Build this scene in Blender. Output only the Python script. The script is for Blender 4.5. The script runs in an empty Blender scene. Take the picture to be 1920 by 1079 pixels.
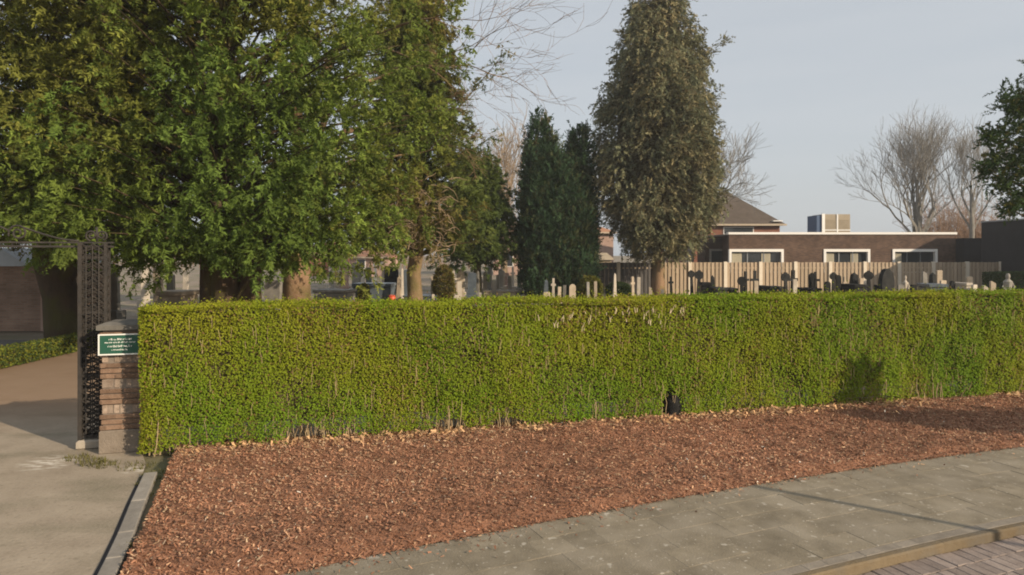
import bpy, math, random
import numpy as np
from mathutils import Vector

# ------------------------------------------------------------------ camera, sky, sun, exposure
scene = bpy.context.scene
COL = scene.collection
CAM_Z, F, HZ = 2.3, 1280.0, 478.0          # eye height, focal length (photo px), horizon row

cam_data = bpy.data.cameras.new('camera')
cam = bpy.data.objects.new('camera', cam_data); COL.objects.link(cam)
cam.location = (0, 0, CAM_Z); cam.rotation_euler = (math.radians(90), 0, 0)
cam_data.sensor_width = 36.0; cam_data.lens = 36.0 * F / 1920.0
cam_data.shift_y = -(539.5 - HZ) / 1920.0
cam_data.clip_end = 3000.0
scene.camera = cam

SUN_EL = math.radians(22.0)
SH = Vector((-0.82, 0.57, 0)).normalized()              # the way shadows fall on the ground
sun_vec = Vector((-SH.x * math.cos(SUN_EL), -SH.y * math.cos(SUN_EL), math.sin(SUN_EL)))

world = bpy.data.worlds.new('World'); scene.world = world; world.use_nodes = True
nt = world.node_tree; nt.nodes.clear()
w_out = nt.nodes.new('ShaderNodeOutputWorld'); w_bg = nt.nodes.new('ShaderNodeBackground')
w_sky = nt.nodes.new('ShaderNodeTexSky'); w_sky.sky_type = 'NISHITA'; w_sky.sun_disc = False
w_sky.sun_elevation = SUN_EL; w_sky.sun_rotation = math.atan2(sun_vec.x, sun_vec.y)
w_sky.air_density = 1.0; w_sky.dust_density = 2.5; w_sky.ozone_density = 1.0
w_tc = nt.nodes.new('ShaderNodeTexCoord')
w_map = nt.nodes.new('ShaderNodeMapping'); w_map.inputs['Scale'].default_value = (1.3, 1.3, 14.0)
w_map.inputs['Rotation'].default_value = (0.05, 0.04, 0.4)
w_noise = nt.nodes.new('ShaderNodeTexNoise'); w_noise.inputs['Scale'].default_value = 1.6
w_noise.inputs['Detail'].default_value = 6.0; w_noise.inputs['Roughness'].default_value = 0.55
w_ramp = nt.nodes.new('ShaderNodeMapRange')
w_ramp.inputs['From Min'].default_value = 0.3; w_ramp.inputs['From Max'].default_value = 0.75
w_ramp.inputs['To Min'].default_value = 0.76; w_ramp.inputs['To Max'].default_value = 0.86
w_hsv = nt.nodes.new('ShaderNodeMix'); w_hsv.data_type = 'RGBA'
w_hsv.inputs['B'].default_value = (4.5, 4.72, 4.95, 1)       # the thin high cloud veil
nt.links.new(w_tc.outputs['Generated'], w_map.inputs['Vector'])
nt.links.new(w_map.outputs['Vector'], w_noise.inputs['Vector'])
nt.links.new(w_noise.outputs['Fac'], w_ramp.inputs['Value'])
nt.links.new(w_ramp.outputs['Result'], w_hsv.inputs['Factor'])
nt.links.new(w_sky.outputs['Color'], w_hsv.inputs['A'])
nt.links.new(w_hsv.outputs['Result'], w_bg.inputs['Color'])
w_bg.inputs['Strength'].default_value = 0.092
nt.links.new(w_bg.outputs['Background'], w_out.inputs['Surface'])

sun_l = bpy.data.lights.new('sun', 'SUN'); sun_l.energy = 3.7; sun_l.angle = math.radians(0.5)
sun_l.color = (1.0, 0.83, 0.62)
sun = bpy.data.objects.new('sun', sun_l); COL.objects.link(sun)
sun.rotation_euler = sun_vec.to_track_quat('Z', 'Y').to_euler()
sun.location = (20, -20, 20)

scene.view_settings.view_transform = 'Standard'; scene.view_settings.look = 'None'
scene.view_settings.exposure = 0.6; scene.view_settings.gamma = 1.0
scene.view_settings.use_curve_mapping = False
scene.render.engine = 'CYCLES'
scene.cycles.filter_width = 1.9
scene.cycles.max_bounces = 6; scene.cycles.transparent_max_bounces = 6

# ------------------------------------------------------------------ helpers
RNG = np.random.default_rng(7)
random.seed(7)

def W(px, py, Y):
    return Vector(((px - 960) / F * Y, Y, CAM_Z - (py - HZ) / F * Y))
def G(px, py, z=0.0):
    Y = (CAM_Z - z) * F / (py - HZ); return Vector(((px - 960) / F * Y, Y, z))
def XP(px, Y): return (px - 960) / F * Y
def ZP(py, Y): return CAM_Z - (py - HZ) / F * Y

def tag(o, label=None, cat=None, group=None, kind=None):
    if label: o['label'] = label
    if cat: o['category'] = cat
    if group: o['group'] = group
    if kind: o['kind'] = kind
    return o
def empty(name, loc, rz=0.0, label=None, cat=None, group=None):
    o = bpy.data.objects.new(name, None); COL.objects.link(o)
    o.empty_display_size = 0.2
    o.location = loc; o.rotation_euler = (0, 0, rz)
    return tag(o, label, cat, group)
def link(name, me, mat=None, parent=None, loc=None, rot=None):
    o = bpy.data.objects.new(name, me); COL.objects.link(o)
    if mat is not None and len(me.materials) == 0: me.materials.append(mat)
    if parent is not None: o.parent = parent
    if loc is not None: o.location = loc
    if rot is not None: o.rotation_euler = rot
    return o

def np_mesh(name, V, k, colors=None, smooth=False):
    """V (n*k,3): every k vertices make one face."""
    V = np.asarray(V, dtype=np.float32).reshape(-1, 3); n = len(V); nf = n // k
    me = bpy.data.meshes.new(name)
    me.vertices.add(n); me.vertices.foreach_set('co', V.ravel())
    me.loops.add(n); me.loops.foreach_set('vertex_index', np.arange(n, dtype=np.int32))
    me.polygons.add(nf); me.polygons.foreach_set('loop_start', np.arange(0, n, k, dtype=np.int32))
    if smooth: me.polygons.foreach_set('use_smooth', np.ones(nf, dtype=bool))
    me.update(calc_edges=True)
    if colors is not None:
        ca = me.color_attributes.new('tint', 'FLOAT_COLOR', 'POINT')
        c = np.ones((n, 4), dtype=np.float32); c[:, :3] = colors
        ca.data.foreach_set('color', c.ravel())
    return me

class MB:
    def __init__(s): s.v = []; s.f = []
    def add(s, vs, fs):
        b = len(s.v); s.v += [tuple(v) for v in vs]; s.f += [tuple(i + b for i in f) for f in fs]; return s
    def box(s, x0, x1, y0, y1, z0, z1, bev=0.0):
        if bev <= 0:
            vs = [(x0,y0,z0),(x1,y0,z0),(x1,y1,z0),(x0,y1,z0),(x0,y0,z1),(x1,y0,z1),(x1,y1,z1),(x0,y1,z1)]
            return s.add(vs, [(0,3,2,1),(4,5,6,7),(0,1,5,4),(1,2,6,5),(2,3,7,6),(3,0,4,7)])
        b = bev; vs = []
        for z, i in ((z0, b), (z0 + b, 0), (z1 - b, 0), (z1, b)):
            vs += [(x0+i,y0+i,z),(x1-i,y0+i,z),(x1-i,y1-i,z),(x0+i,y1-i,z)]
        fs = [(0,3,2,1),(12,13,14,15)]
        for r in range(3):
            for j in range(4):
                a = r*4+j; c = r*4+(j+1) % 4; fs.append((a, c, c+4, a+4))
        return s.add(vs, fs)
    def prism(s, prof, y0, y1):
        """profile in x,z extruded along y"""
        n = len(prof); vs = [(x,y0,z) for x,z in prof] + [(x,y1,z) for x,z in prof]
        fs = [tuple(range(n)), tuple(range(2*n-1, n-1, -1))]
        fs += [(i, i+n, (i+1) % n+n, (i+1) % n) for i in range(n)]
        return s.add(vs, fs)
    def lathe(s, prof, seg=12, cx=0, cy=0):
        n = len(prof); vs = []
        for r, z in prof:
            for j in range(seg):
                a = 2*math.pi*j/seg; vs.append((cx+r*math.cos(a), cy+r*math.sin(a), z))
        fs = []
        for i in range(n-1):
            for j in range(seg):
                k = (j+1) % seg; fs.append((i*seg+j, i*seg+k, (i+1)*seg+k, (i+1)*seg+j))
        fs += [tuple(range(seg-1, -1, -1)), tuple(range((n-1)*seg, n*seg))]
        return s.add(vs, fs)
    def tube(s, pts, r, k=6):
        pts = [Vector(p) for p in pts]; n = len(pts); vs = []; fs = []
        rr = r if isinstance(r, (list, tuple)) else [r]*n
        for i, p in enumerate(pts):
            d = (pts[min(i+1, n-1)] - pts[max(i-1, 0)]).normalized()
            a = d.cross(Vector((0.13, 0.21, 0.97)));
            if a.length < 0.05: a = d.cross(Vector((1, 0, 0)))
            a.normalize(); b = d.cross(a)
            for j in range(k):
                t = 2*math.pi*j/k; vs.append(p + a*(math.cos(t)*rr[i]) + b*(math.sin(t)*rr[i]))
        for i in range(n-1):
            for j in range(k):
                q = (j+1) % k; fs.append((i*k+j, i*k+q, (i+1)*k+q, (i+1)*k+j))
        fs += [tuple(range(k-1, -1, -1)), tuple(range((n-1)*k, n*k))]
        return s.add(vs, fs)
    def mesh(s, name, smooth=False):
        me = bpy.data.meshes.new(name); me.from_pydata([tuple(v) for v in s.v], [], s.f); me.update()
        if smooth: me.polygons.foreach_set('use_smooth', [True]*len(me.polygons))
        return me
    def build(s, name, mat, parent=None, loc=None, rot=None, smooth=False):
        return link(name, s.mesh(name, smooth), mat, parent, loc, rot)

def tubes_np(name, segs, k=4, colors=None):
    """segs: rows p0(3) p1(3) r0 r1 -> one mesh of tapered tubes"""
    S = np.asarray(segs, dtype=np.float64); p0 = S[:, 0:3]; p1 = S[:, 3:6]; r0 = S[:, 6:7]; r1 = S[:, 7:8]
    d = p1 - p0; d /= np.linalg.norm(d, axis=1, keepdims=True) + 1e-9
    ref = np.where(np.abs(d[:, 2:3]) > 0.9, np.array([[1.0, 0, 0]]), np.array([[0, 0, 1.0]]))
    a = np.cross(d, ref); a /= np.linalg.norm(a, axis=1, keepdims=True) + 1e-9; b = np.cross(d, a)
    n = len(S); q = np.zeros((n, k, 4, 3))
    for j in range(k):
        t0 = 2*math.pi*j/k; t1 = 2*math.pi*(j+1)/k
        o0 = a*math.cos(t0) + b*math.sin(t0); o1 = a*math.cos(t1) + b*math.sin(t1)
        q[:, j, 0] = p0 + o0*r0; q[:, j, 1] = p0 + o1*r0; q[:, j, 2] = p1 + o1*r1; q[:, j, 3] = p1 + o0*r1
    return np_mesh(name, q.reshape(-1, 3), 4)

def wob(x, y, seed, freq=1.0, oct=3):
    """cheap smooth noise, about -1..1"""
    r = np.random.default_rng(seed); s = 0.0; amp = 1.0; tot = 0.0; f = freq
    for _ in range(oct):
        for _ in range(3):
            ang = r.uniform(0, 6.28); ph = r.uniform(0, 6.28)
            s = s + amp*np.sin((x*math.cos(ang) + y*math.sin(ang))*f*r.uniform(0.7, 1.4) + ph); tot += amp*0.6
        amp *= 0.55; f *= 2.1
    return s / tot

# ------------------------------------------------------------------ materials
def mat_new(name):
    m = bpy.data.materials.new(name); m.use_nodes = True
    n = m.node_tree; b = n.nodes['Principled BSDF']; return m, n, b
def noise_mat(name, c1, c2, scale=5.0, rough=0.85, bump=0.0, bump_scale=40.0, detail=6.0, rand=0.0, c3=None, scale3=1.0, stretch=None, spec=0.25, specks=None):
    m, n, b = mat_new(name)
    tc = n.nodes.new('ShaderNodeTexCoord'); geo = n.nodes.new('ShaderNodeNewGeometry')
    src = geo.outputs['Position']
    if stretch:
        mp = n.nodes.new('ShaderNodeMapping'); mp.inputs['Scale'].default_value = stretch
        n.links.new(src, mp.inputs['Vector']); src = mp.outputs['Vector']
    nz = n.nodes.new('ShaderNodeTexNoise'); nz.inputs['Scale'].default_value = scale; nz.inputs['Detail'].default_value = detail
    nz.inputs['Roughness'].default_value = 0.62
    n.links.new(src, nz.inputs['Vector'])
    mr = n.nodes.new('ShaderNodeMapRange'); mr.inputs['From Min'].default_value = 0.3; mr.inputs['From Max'].default_value = 0.7
    n.links.new(nz.outputs['Fac'], mr.inputs['Value'])
    mx = n.nodes.new('ShaderNodeMix'); mx.data_type = 'RGBA'
    mx.inputs['A'].default_value = (*c1, 1); mx.inputs['B'].default_value = (*c2, 1)
    n.links.new(mr.outputs['Result'], mx.inputs['Factor']); out = mx.outputs['Result']
    if c3:
        n3 = n.nodes.new('ShaderNodeTexNoise'); n3.inputs['Scale'].default_value = scale3; n3.inputs['Detail'].default_value = 4
        n.links.new(geo.outputs['Position'], n3.inputs['Vector'])
        m3 = n.nodes.new('ShaderNodeMapRange'); m3.inputs['From Min'].default_value = 0.45; m3.inputs['From Max'].default_value = 0.68
        n.links.new(n3.outputs['Fac'], m3.inputs['Value'])
        x3 = n.nodes.new('ShaderNodeMix'); x3.data_type = 'RGBA'; x3.inputs['B'].default_value = (*c3, 1)
        n.links.new(m3.outputs['Result'], x3.inputs['Factor']); n.links.new(out, x3.inputs['A']); out = x3.outputs['Result']
    if specks:
        for sc_, lo in ((26.0, .655), (8.0, .66)):
            ns = n.nodes.new('ShaderNodeTexNoise'); ns.inputs['Scale'].default_value = sc_; ns.inputs['Detail'].default_value = 2
            n.links.new(geo.outputs['Position'], ns.inputs['Vector'])
            ms = n.nodes.new('ShaderNodeMapRange'); ms.inputs['From Min'].default_value = lo; ms.inputs['From Max'].default_value = lo+.05
            n.links.new(ns.outputs['Fac'], ms.inputs['Value'])
            xs_ = n.nodes.new('ShaderNodeMix'); xs_.data_type = 'RGBA'; xs_.inputs['B'].default_value = (*specks, 1)
            n.links.new(ms.outputs['Result'], xs_.inputs['Factor']); n.links.new(out, xs_.inputs['A']); out = xs_.outputs['Result']
    if rand > 0:
        oi = n.nodes.new('ShaderNodeObjectInfo'); hs = n.nodes.new('ShaderNodeHueSaturation')
        rr = n.nodes.new('ShaderNodeMapRange'); rr.inputs['To Min'].default_value = 1-rand; rr.inputs['To Max'].default_value = 1+rand
        n.links.new(oi.outputs['Random'], rr.inputs['Value']); n.links.new(rr.outputs['Result'], hs.inputs['Value'])
        n.links.new(out, hs.inputs['Color']); out = hs.outputs['Color']
    n.links.new(out, b.inputs['Base Color'])
    b.inputs['Roughness'].default_value = rough; b.inputs['Specular IOR Level'].default_value = spec
    if bump > 0:
        bn = n.nodes.new('ShaderNodeTexNoise'); bn.inputs['Scale'].default_value = bump_scale; bn.inputs['Detail'].default_value = 5
        n.links.new(geo.outputs['Position'], bn.inputs['Vector'])
        bp = n.nodes.new('ShaderNodeBump'); bp.inputs['Strength'].default_value = bump; bp.inputs['Distance'].default_value = 0.02
        n.links.new(bn.outputs['Fac'], bp.inputs['Height']); n.links.new(bp.outputs['Normal'], b.inputs['Normal'])
    return m
def leaf_mat(name, trans=0.3, rough=0.55, spec=0.3):
    m, n, b = mat_new(name)
    at = n.nodes.new('ShaderNodeAttribute'); at.attribute_name = 'tint'
    n.links.new(at.outputs['Color'], b.inputs['Base Color'])
    b.inputs['Roughness'].default_value = rough; b.inputs['Specular IOR Level'].default_value = spec
    if trans > 0:
        tr = n.nodes.new('ShaderNodeBsdfTranslucent'); mx = n.nodes.new('ShaderNodeMixShader')
        n.links.new(at.outputs['Color'], tr.inputs['Color']); mx.inputs['Fac'].default_value = trans
        n.links.new(b.outputs['BSDF'], mx.inputs[1]); n.links.new(tr.outputs['BSDF'], mx.inputs[2])
        n.links.new(mx.outputs['Shader'], n.nodes['Material Output'].inputs['Surface'])
    return m
def plain(name, c, rough=0.6, metal=0.0, spec=0.4):
    m, n, b = mat_new(name); b.inputs['Base Color'].default_value = (*c, 1)
    b.inputs['Roughness'].default_value = rough; b.inputs['Metallic'].default_value = metal
    b.inputs['Specular IOR Level'].default_value = spec; return m
def brick_mat(name, c1, c2, mortar, scale=1.0, rot=(0, 0, 0)):
    m, n, b = mat_new(name)
    geo = n.nodes.new('ShaderNodeTexCoord'); mp = n.nodes.new('ShaderNodeMapping')
    mp.inputs['Rotation'].default_value = rot
    br = n.nodes.new('ShaderNodeTexBrick'); br.inputs['Scale'].default_value = scale
    br.inputs['Color1'].default_value = (*c1, 1); br.inputs['Color2'].default_value = (*c2, 1); br.inputs['Mortar'].default_value = (*mortar, 1)
    br.inputs['Brick Width'].default_value = 0.21; br.inputs['Row Height'].default_value = 0.065; br.inputs['Mortar Size'].default_value = 0.008
    n.links.new(geo.outputs['Object'], mp.inputs['Vector']); n.links.new(mp.outputs['Vector'], br.inputs['Vector'])
    nz = n.nodes.new('ShaderNodeTexNoise'); nz.inputs['Scale'].default_value = 1.3; nz.inputs['Detail'].default_value = 6
    n.links.new(geo.outputs['Object'], nz.inputs['Vector'])
    hs = n.nodes.new('ShaderNodeHueSaturation'); mr = n.nodes.new('ShaderNodeMapRange')
    mr.inputs['From Min'].default_value = 0.3; mr.inputs['From Max'].default_value = 0.7
    mr.inputs['To Min'].default_value = 0.75; mr.inputs['To Max'].default_value = 1.25
    n.links.new(nz.outputs['Fac'], mr.inputs['Value']); n.links.new(mr.outputs['Result'], hs.inputs['Value'])
    n.links.new(br.outputs['Color'], hs.inputs['Color']); n.links.new(hs.outputs['Color'], b.inputs['Base Color'])
    b.inputs['Roughness'].default_value = 0.9; b.inputs['Specular IOR Level'].default_value = 0.15
    return m

M = {}
M['earth'] = noise_mat('earth', (0.20,0.155,0.115), (0.29,0.235,0.185), 1.2, 0.95, 0.5, 25, c3=(0.13,0.13,0.06), scale3=0.35)
M['tile'] = noise_mat('paving_tile', (0.162,0.137,0.098), (0.25,0.214,0.156), 5.0, 0.9, 0.25, 60, rand=0.10, c3=(0.265,0.23,0.175), scale3=2.2, specks=(0.38,0.345,0.285))
M['bed_sand'] = noise_mat('joint_sand', (0.10,0.087,0.068), (0.20,0.178,0.145), 5.0, 0.95)
M['strip'] = noise_mat('border_paver', (0.19,0.165,0.135), (0.27,0.235,0.19), 9.0, 0.9, 0.25, 60, rand=0.12)
M['kerb'] = noise_mat('ochre_kerb', (0.14,0.103,0.06), (0.18,0.14,0.088), 6.0, 0.9, 0.3, 50, rand=0.1, c3=(0.14,0.118,0.088), scale3=4.0)
M['road_brick'] = noise_mat('road_brick', (0.20,0.16,0.138), (0.28,0.23,0.20), 12.0, 0.9, 0.3, 70, rand=0.2)
M['road_joint'] = noise_mat('road_joint', (0.035,0.03,0.027), (0.13,0.105,0.085), 4.0, 0.95)
M['edging'] = noise_mat('edging_concrete', (0.20,0.18,0.155), (0.28,0.255,0.22), 8.0, 0.9, 0.3, 60, rand=0.1)
M['bark_bed'] = noise_mat('bark_bed', (0.22,0.105,0.06), (0.30,0.15,0.088), 18.0, 0.95, 0.8, 60)
M['leaf'] = leaf_mat('hedge_leaf', 0.3, 0.7, 0.08)
M['needle'] = leaf_mat('conifer_leaf', 0.3, 0.75, 0.06)
M['chip'] = leaf_mat('bark_chip', 0.0, 0.8, 0.2)
M['twig_dark'] = noise_mat('twig_dark', (0.05,0.04,0.02), (0.10,0.08,0.04), 20, 0.95)
M['stem_tan'] = noise_mat('stem_tan', (0.30,0.22,0.12), (0.42,0.32,0.19), 14, 0.9)
M['sunlit_stone_cream'] = plain('sunlit_stone_cream', (0.58,0.49,0.33), 0.8)
M['bark_yew'] = noise_mat('yew_bark', (0.05,0.036,0.024), (0.095,0.064,0.04), 5, 0.95, 0.9, 14, stretch=(1,1,0.25), c3=(0.075,0.07,0.022), scale3=1.5)
M['bark_warm'] = noise_mat('warm_bark', (0.20,0.125,0.075), (0.29,0.19,0.115), 5, 0.95, 0.9, 14, stretch=(1,1,0.25), c3=(0.145,0.115,0.05), scale3=1.2)
M['bark_grey'] = noise_mat('grey_bark', (0.15,0.14,0.122), (0.23,0.213,0.185), 3, 0.95)
M['bark_tan'] = noise_mat('tan_bark', (0.26,0.19,0.12), (0.36,0.27,0.17), 3, 0.95)
M['iron'] = noise_mat('gate_iron', (0.022,0.02,0.018), (0.045,0.037,0.03), 12, 0.7, 0.2, 60, spec=0.4)
M['concrete'] = noise_mat('concrete', (0.29,0.25,0.20), (0.38,0.335,0.27), 7, 0.9, 0.3, 50)
M['plinth'] = noise_mat('plinth_concrete', (0.165,0.135,0.105), (0.24,0.20,0.16), 7, 0.9, 0.4, 40)
M['mortar'] = noise_mat('mortar', (0.17,0.14,0.115), (0.24,0.20,0.165), 20, 0.95)
M['pillar_brick'] = noise_mat('pillar_brick', (0.165,0.102,0.068), (0.24,0.16,0.11), 16, 0.9, 0.5, 60, rand=0.22)
M['pillar_soldier'] = noise_mat('pillar_soldier', (0.25,0.185,0.14), (0.36,0.285,0.225), 16, 0.9, 0.5, 60, rand=0.3)
M['slate'] = noise_mat('cap_stone', (0.10,0.095,0.085), (0.16,0.148,0.13), 9, 0.8, 0.3, 50)
M['sign_green'] = plain('sign_green', (0.018,0.085,0.055), 0.45)
M['sign_white'] = plain('sign_white', (0.74,0.74,0.70), 0.5)
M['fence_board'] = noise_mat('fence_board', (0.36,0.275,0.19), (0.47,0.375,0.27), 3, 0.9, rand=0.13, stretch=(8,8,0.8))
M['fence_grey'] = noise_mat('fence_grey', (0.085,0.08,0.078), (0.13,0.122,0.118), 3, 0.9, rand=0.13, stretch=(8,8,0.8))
M['fence_post'] = noise_mat('fence_post', (0.62,0.54,0.43), (0.72,0.64,0.52), 3, 0.9)
M['white'] = plain('white_trim', (0.80,0.78,0.74), 0.5)
M['brick_wall'] = brick_mat('brown_brick', (0.085,0.052,0.038), (0.14,0.085,0.06), (0.10,0.08,0.066), 1.0, (math.radians(90), 0, 0))
M['brick_warm'] = brick_mat('warm_brick', (0.24,0.15,0.105), (0.31,0.20,0.145), (0.25,0.2,0.16), 1.0, (math.radians(90), 0, 0))
M['brick_side_shade'] = brick_mat('brown_brick_side_shade', (0.05,0.032,0.026), (0.08,0.052,0.04), (0.06,0.05,0.043), 1.0, (math.radians(90), 0, math.radians(90)))  # darker copy of the brown brick, shade put into the colour
M['brick_red'] = brick_mat('red_brick', (0.20,0.075,0.045), (0.26,0.105,0.065), (0.19,0.13,0.10), 1.0, (math.radians(90), 0, 0))
M['pink_render'] = noise_mat('pink_render', (0.36,0.24,0.19), (0.44,0.31,0.25), 2, 0.9)
M['black_clad'] = noise_mat('anthracite_cladding', (0.016,0.016,0.019), (0.026,0.026,0.03), 1.5, 0.8)
M['glass'] = plain('window_glass', (0.03,0.035,0.04), 0.08, 0.0, 0.6)
M['curtain'] = plain('curtain', (0.45,0.41,0.31), 0.9)
M['roof_tile'] = noise_mat('roof_tile', (0.075,0.058,0.046), (0.11,0.088,0.07), 2.0, 0.9, rand=0.1)
M['roof_terra'] = noise_mat('roof_terracotta', (0.30,0.15,0.09), (0.38,0.21,0.13), 2.0, 0.9)
M['roof_felt'] = noise_mat('roof_felt', (0.12,0.12,0.12), (0.17,0.17,0.165), 2.0, 0.95)
M['unit_beige'] = noise_mat('unit_beige', (0.30,0.25,0.18), (0.36,0.30,0.22), 2.0, 0.7)
M['unit_blue'] = plain('unit_blue', (0.06,0.10,0.18), 0.6)
M['stone_dark'] = noise_mat('stone_dark', (0.016,0.017,0.017), (0.04,0.04,0.038), 4, 0.95, rand=0.4, spec=0.1)
M['stone_blue'] = noise_mat('stone_blue', (0.055,0.07,0.085), (0.11,0.13,0.15), 4, 0.35, rand=0.2)
M['stone_grey'] = noise_mat('stone_grey', (0.19,0.18,0.16), (0.30,0.28,0.245), 4, 0.85, rand=0.25)
M['stone_tan'] = noise_mat('stone_tan', (0.36,0.29,0.21), (0.50,0.42,0.32), 4, 0.85, rand=0.2)
M['stone_pale'] = noise_mat('stone_pale', (0.40,0.35,0.285), (0.52,0.465,0.385), 4, 0.8, rand=0.15)
M['stone_rose'] = noise_mat('stone_rose', (0.34,0.22,0.17), (0.44,0.30,0.24), 4, 0.8, rand=0.15)
M['lantern_red'] = plain('lantern_red', (0.62,0.10,0.04), 0.35)
M['metal_grey'] = plain('metal_grey', (0.25,0.26,0.27), 0.5, 0.6)
M['sheet_roof'] = noise_mat('sheet_roof', (0.38,0.41,0.44), (0.46,0.49,0.52), 3, 0.6)
M['asphalt'] = noise_mat('grey_asphalt', (0.11,0.105,0.10), (0.16,0.15,0.14), 5, 0.95)

# the drive: grey-beige surface, brown towards the graves, chalky spills by the gate
def drive_material():
    m, n, b = mat_new('drive_surface'); L = n.links.new
    geo = n.nodes.new('ShaderNodeNewGeometry')
    def nz(scale, det=6, stretch=None):
        x = n.nodes.new('ShaderNodeTexNoise'); x.inputs['Scale'].default_value = scale; x.inputs['Detail'].default_value = det
        src = geo.outputs['Position']
        if stretch:
            mp = n.nodes.new('ShaderNodeMapping'); mp.inputs['Scale'].default_value = stretch; L(src, mp.inputs['Vector']); src = mp.outputs['Vector']
        L(src, x.inputs['Vector']); return x.outputs['Fac']
    def mr(v, a, c, t0=0.0, t1=1.0):
        x = n.nodes.new('ShaderNodeMapRange'); x.inputs['From Min'].default_value = a; x.inputs['From Max'].default_value = c
        x.inputs['To Min'].default_value = t0; x.inputs['To Max'].default_value = t1; L(v, x.inputs['Value']); return x.outputs['Result']
    def mix(f, a, c):
        x = n.nodes.new('ShaderNodeMix'); x.data_type = 'RGBA'; L(f, x.inputs['Factor'])
        for s, v in (('A', a), ('B', c)):
            if isinstance(v, tuple): x.inputs[s].default_value = (*v, 1)
            else: L(v, x.inputs[s])
        return x.outputs['Result']
    base = mix(mr(nz(3.0), 0.3, 0.7), (0.275,0.226,0.17), (0.36,0.302,0.232))
    base = mix(mr(nz(0.9, 5, (1, 2.2, 1)), 0.5, 0.7), base, (0.215,0.185,0.132))
    base = mix(mr(nz(55.0, 3), 0.5, 0.75, 0, 0.6), base, (0.38,0.325,0.255))
    base = mix(mr(nz(22.0, 5), 0.56, 0.72, 0, 0.5), base, (0.17,0.14,0.10))
    sx = n.nodes.new('ShaderNodeSeparateXYZ'); L(geo.outputs['Position'], sx.inputs['Vector'])
    base = mix(mr(sx.outputs['Y'], 8.6, 10.5, 0, 0.75), base, (0.26,0.168,0.105))
    for (cx, cy, rad) in ((-5.1, 7.55, 0.36), (-4.02, 7.30, 0.16)):
        vm = n.nodes.new('ShaderNodeVectorMath'); vm.operation = 'DISTANCE'; vm.inputs[1].default_value = (cx, cy, 0)
        L(geo.outputs['Position'], vm.inputs[0])
        a = mr(vm.outputs['Value'], rad, rad*0.2)
        mm = n.nodes.new('ShaderNodeMath'); mm.operation = 'MULTIPLY'; L(a, mm.inputs[0]); L(mr(nz(6.0, 6, (1, 2.6, 1)), 0.46, 0.6), mm.inputs[1])
        base = mix(mm.outputs['Value'], base, (0.66,0.61,0.53))
    L(base, b.inputs['Base Color']); b.inputs['Roughness'].default_value = 0.95; b.inputs['Specular IOR Level'].default_value = 0.15
    bp = n.nodes.new('ShaderNodeBump'); bp.inputs['Strength'].default_value = 0.35; bp.inputs['Distance'].default_value = 0.02
    L(nz(30.0), bp.inputs['Height']); L(bp.outputs['Normal'], b.inputs['Normal'])
    return m
M['drive'] = drive_material()

# ------------------------------------------------------------------ the setting: ground, pavement, kerb, road, drive
# pavement edge: a wide arc; pt(r, s) = point at radius r, s metres along the mulch edge
AC = Vector((21.15, -38.46, 0)); AR = 49.0; A0 = math.atan2(43.39, -22.77)
def pt(r, s, z=0.0):
    a = A0 - s / AR; return Vector((AC.x + r*math.cos(a), AC.y + r*math.sin(a), z))
def ang(s): return A0 - s / AR - math.pi/2        # heading of the kerb at s

def sheet(name, s0, s1, r0, r1, z, mat, n=60):
    mb = MB()
    for i in range(n+1):
        s = s0 + (s1-s0)*i/n; mb.v += [tuple(pt(r0, s, z)), tuple(pt(r1, s, z))]
    mb.f = [(2*i, 2*i+2, 2*i+3, 2*i+1) for i in range(n)]
    return tag(mb.build(name, mat), kind='structure')

gm = MB(); gm.add([(-600,-200,-0.14),(600,-200,-0.14),(600,1500,-0.14),(-600,1500,-0.14)], [(0,1,2,3)])
tag(gm.build('ground', M['earth']), kind='structure')
# cemetery ground sheet behind the arc
cm = MB()
nn = 40
for i in range(nn+1):
    s = -16 + 50*i/nn; p = pt(AR-0.02, s, -0.02); cm.v += [tuple(p), (p.x*2.2 - 4, 160.0, -0.02)]
cm.f = [(2*i, 2*i+2, 2*i+3, 2*i+1) for i in range(nn)]
tag(cm.build('cemetery_ground', M['earth']), kind='structure')

# pavement
R_T = AR; R_S = AR - 1.5; R_K = AR - 1.6; R_R = AR - 1.67; KERB_H = 0.068
pave = sheet('pavement', -16, 34, R_K, R_T, -0.0025, M['bed_sand'])
def tile_mesh(name, w, d, h, bev):
    return MB().box(-w/2, w/2, -d/2, d/2, -h, 0, bev).mesh(name)
tm = tile_mesh('tile', 0.2988, 0.2988, 0.05, 0.0015); tm.materials.append(M['tile'])
rest = MB()
rr = random.Random(3)
cnt = 0
for row in range(5):
    off = 0.15 if row % 2 else 0.0
    for k in range(-52, 112):
        s = k*0.3 + off; r = R_T - 0.15 - row*0.3
        p = pt(r, s, 0.0); vis = p.y > 0.5 and abs(p.x/p.y) < 0.80 and (CAM_Z*F/p.y + HZ) < 1125
        dz = rr.uniform(-0.0015, 0.002)
        if vis and cnt < 290:
            o = link('paving_tile', tm, None, pave, (p.x, p.y, dz), (rr.uniform(-0.005, 0.005), rr.uniform(-0.005, 0.005), ang(s) + rr.uniform(-0.008, 0.008))); cnt += 1
        else:
            a = ang(s); ca, sa = math.cos(a), math.sin(a)
            vs = [(p.x + x*ca - y*sa, p.y + x*sa + y*ca, dz) for x, y in ((-.148,-.148),(.148,-.148),(.148,.148),(-.148,.148))]
            rest.add(vs, [(0,1,2,3)])
tag(rest.build('paving_tiles', M['tile'], pave), kind='stuff')
sm = tile_mesh('border_paver', 0.197, 0.094, 0.05, 0.004); sm.materials.append(M['strip'])
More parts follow.
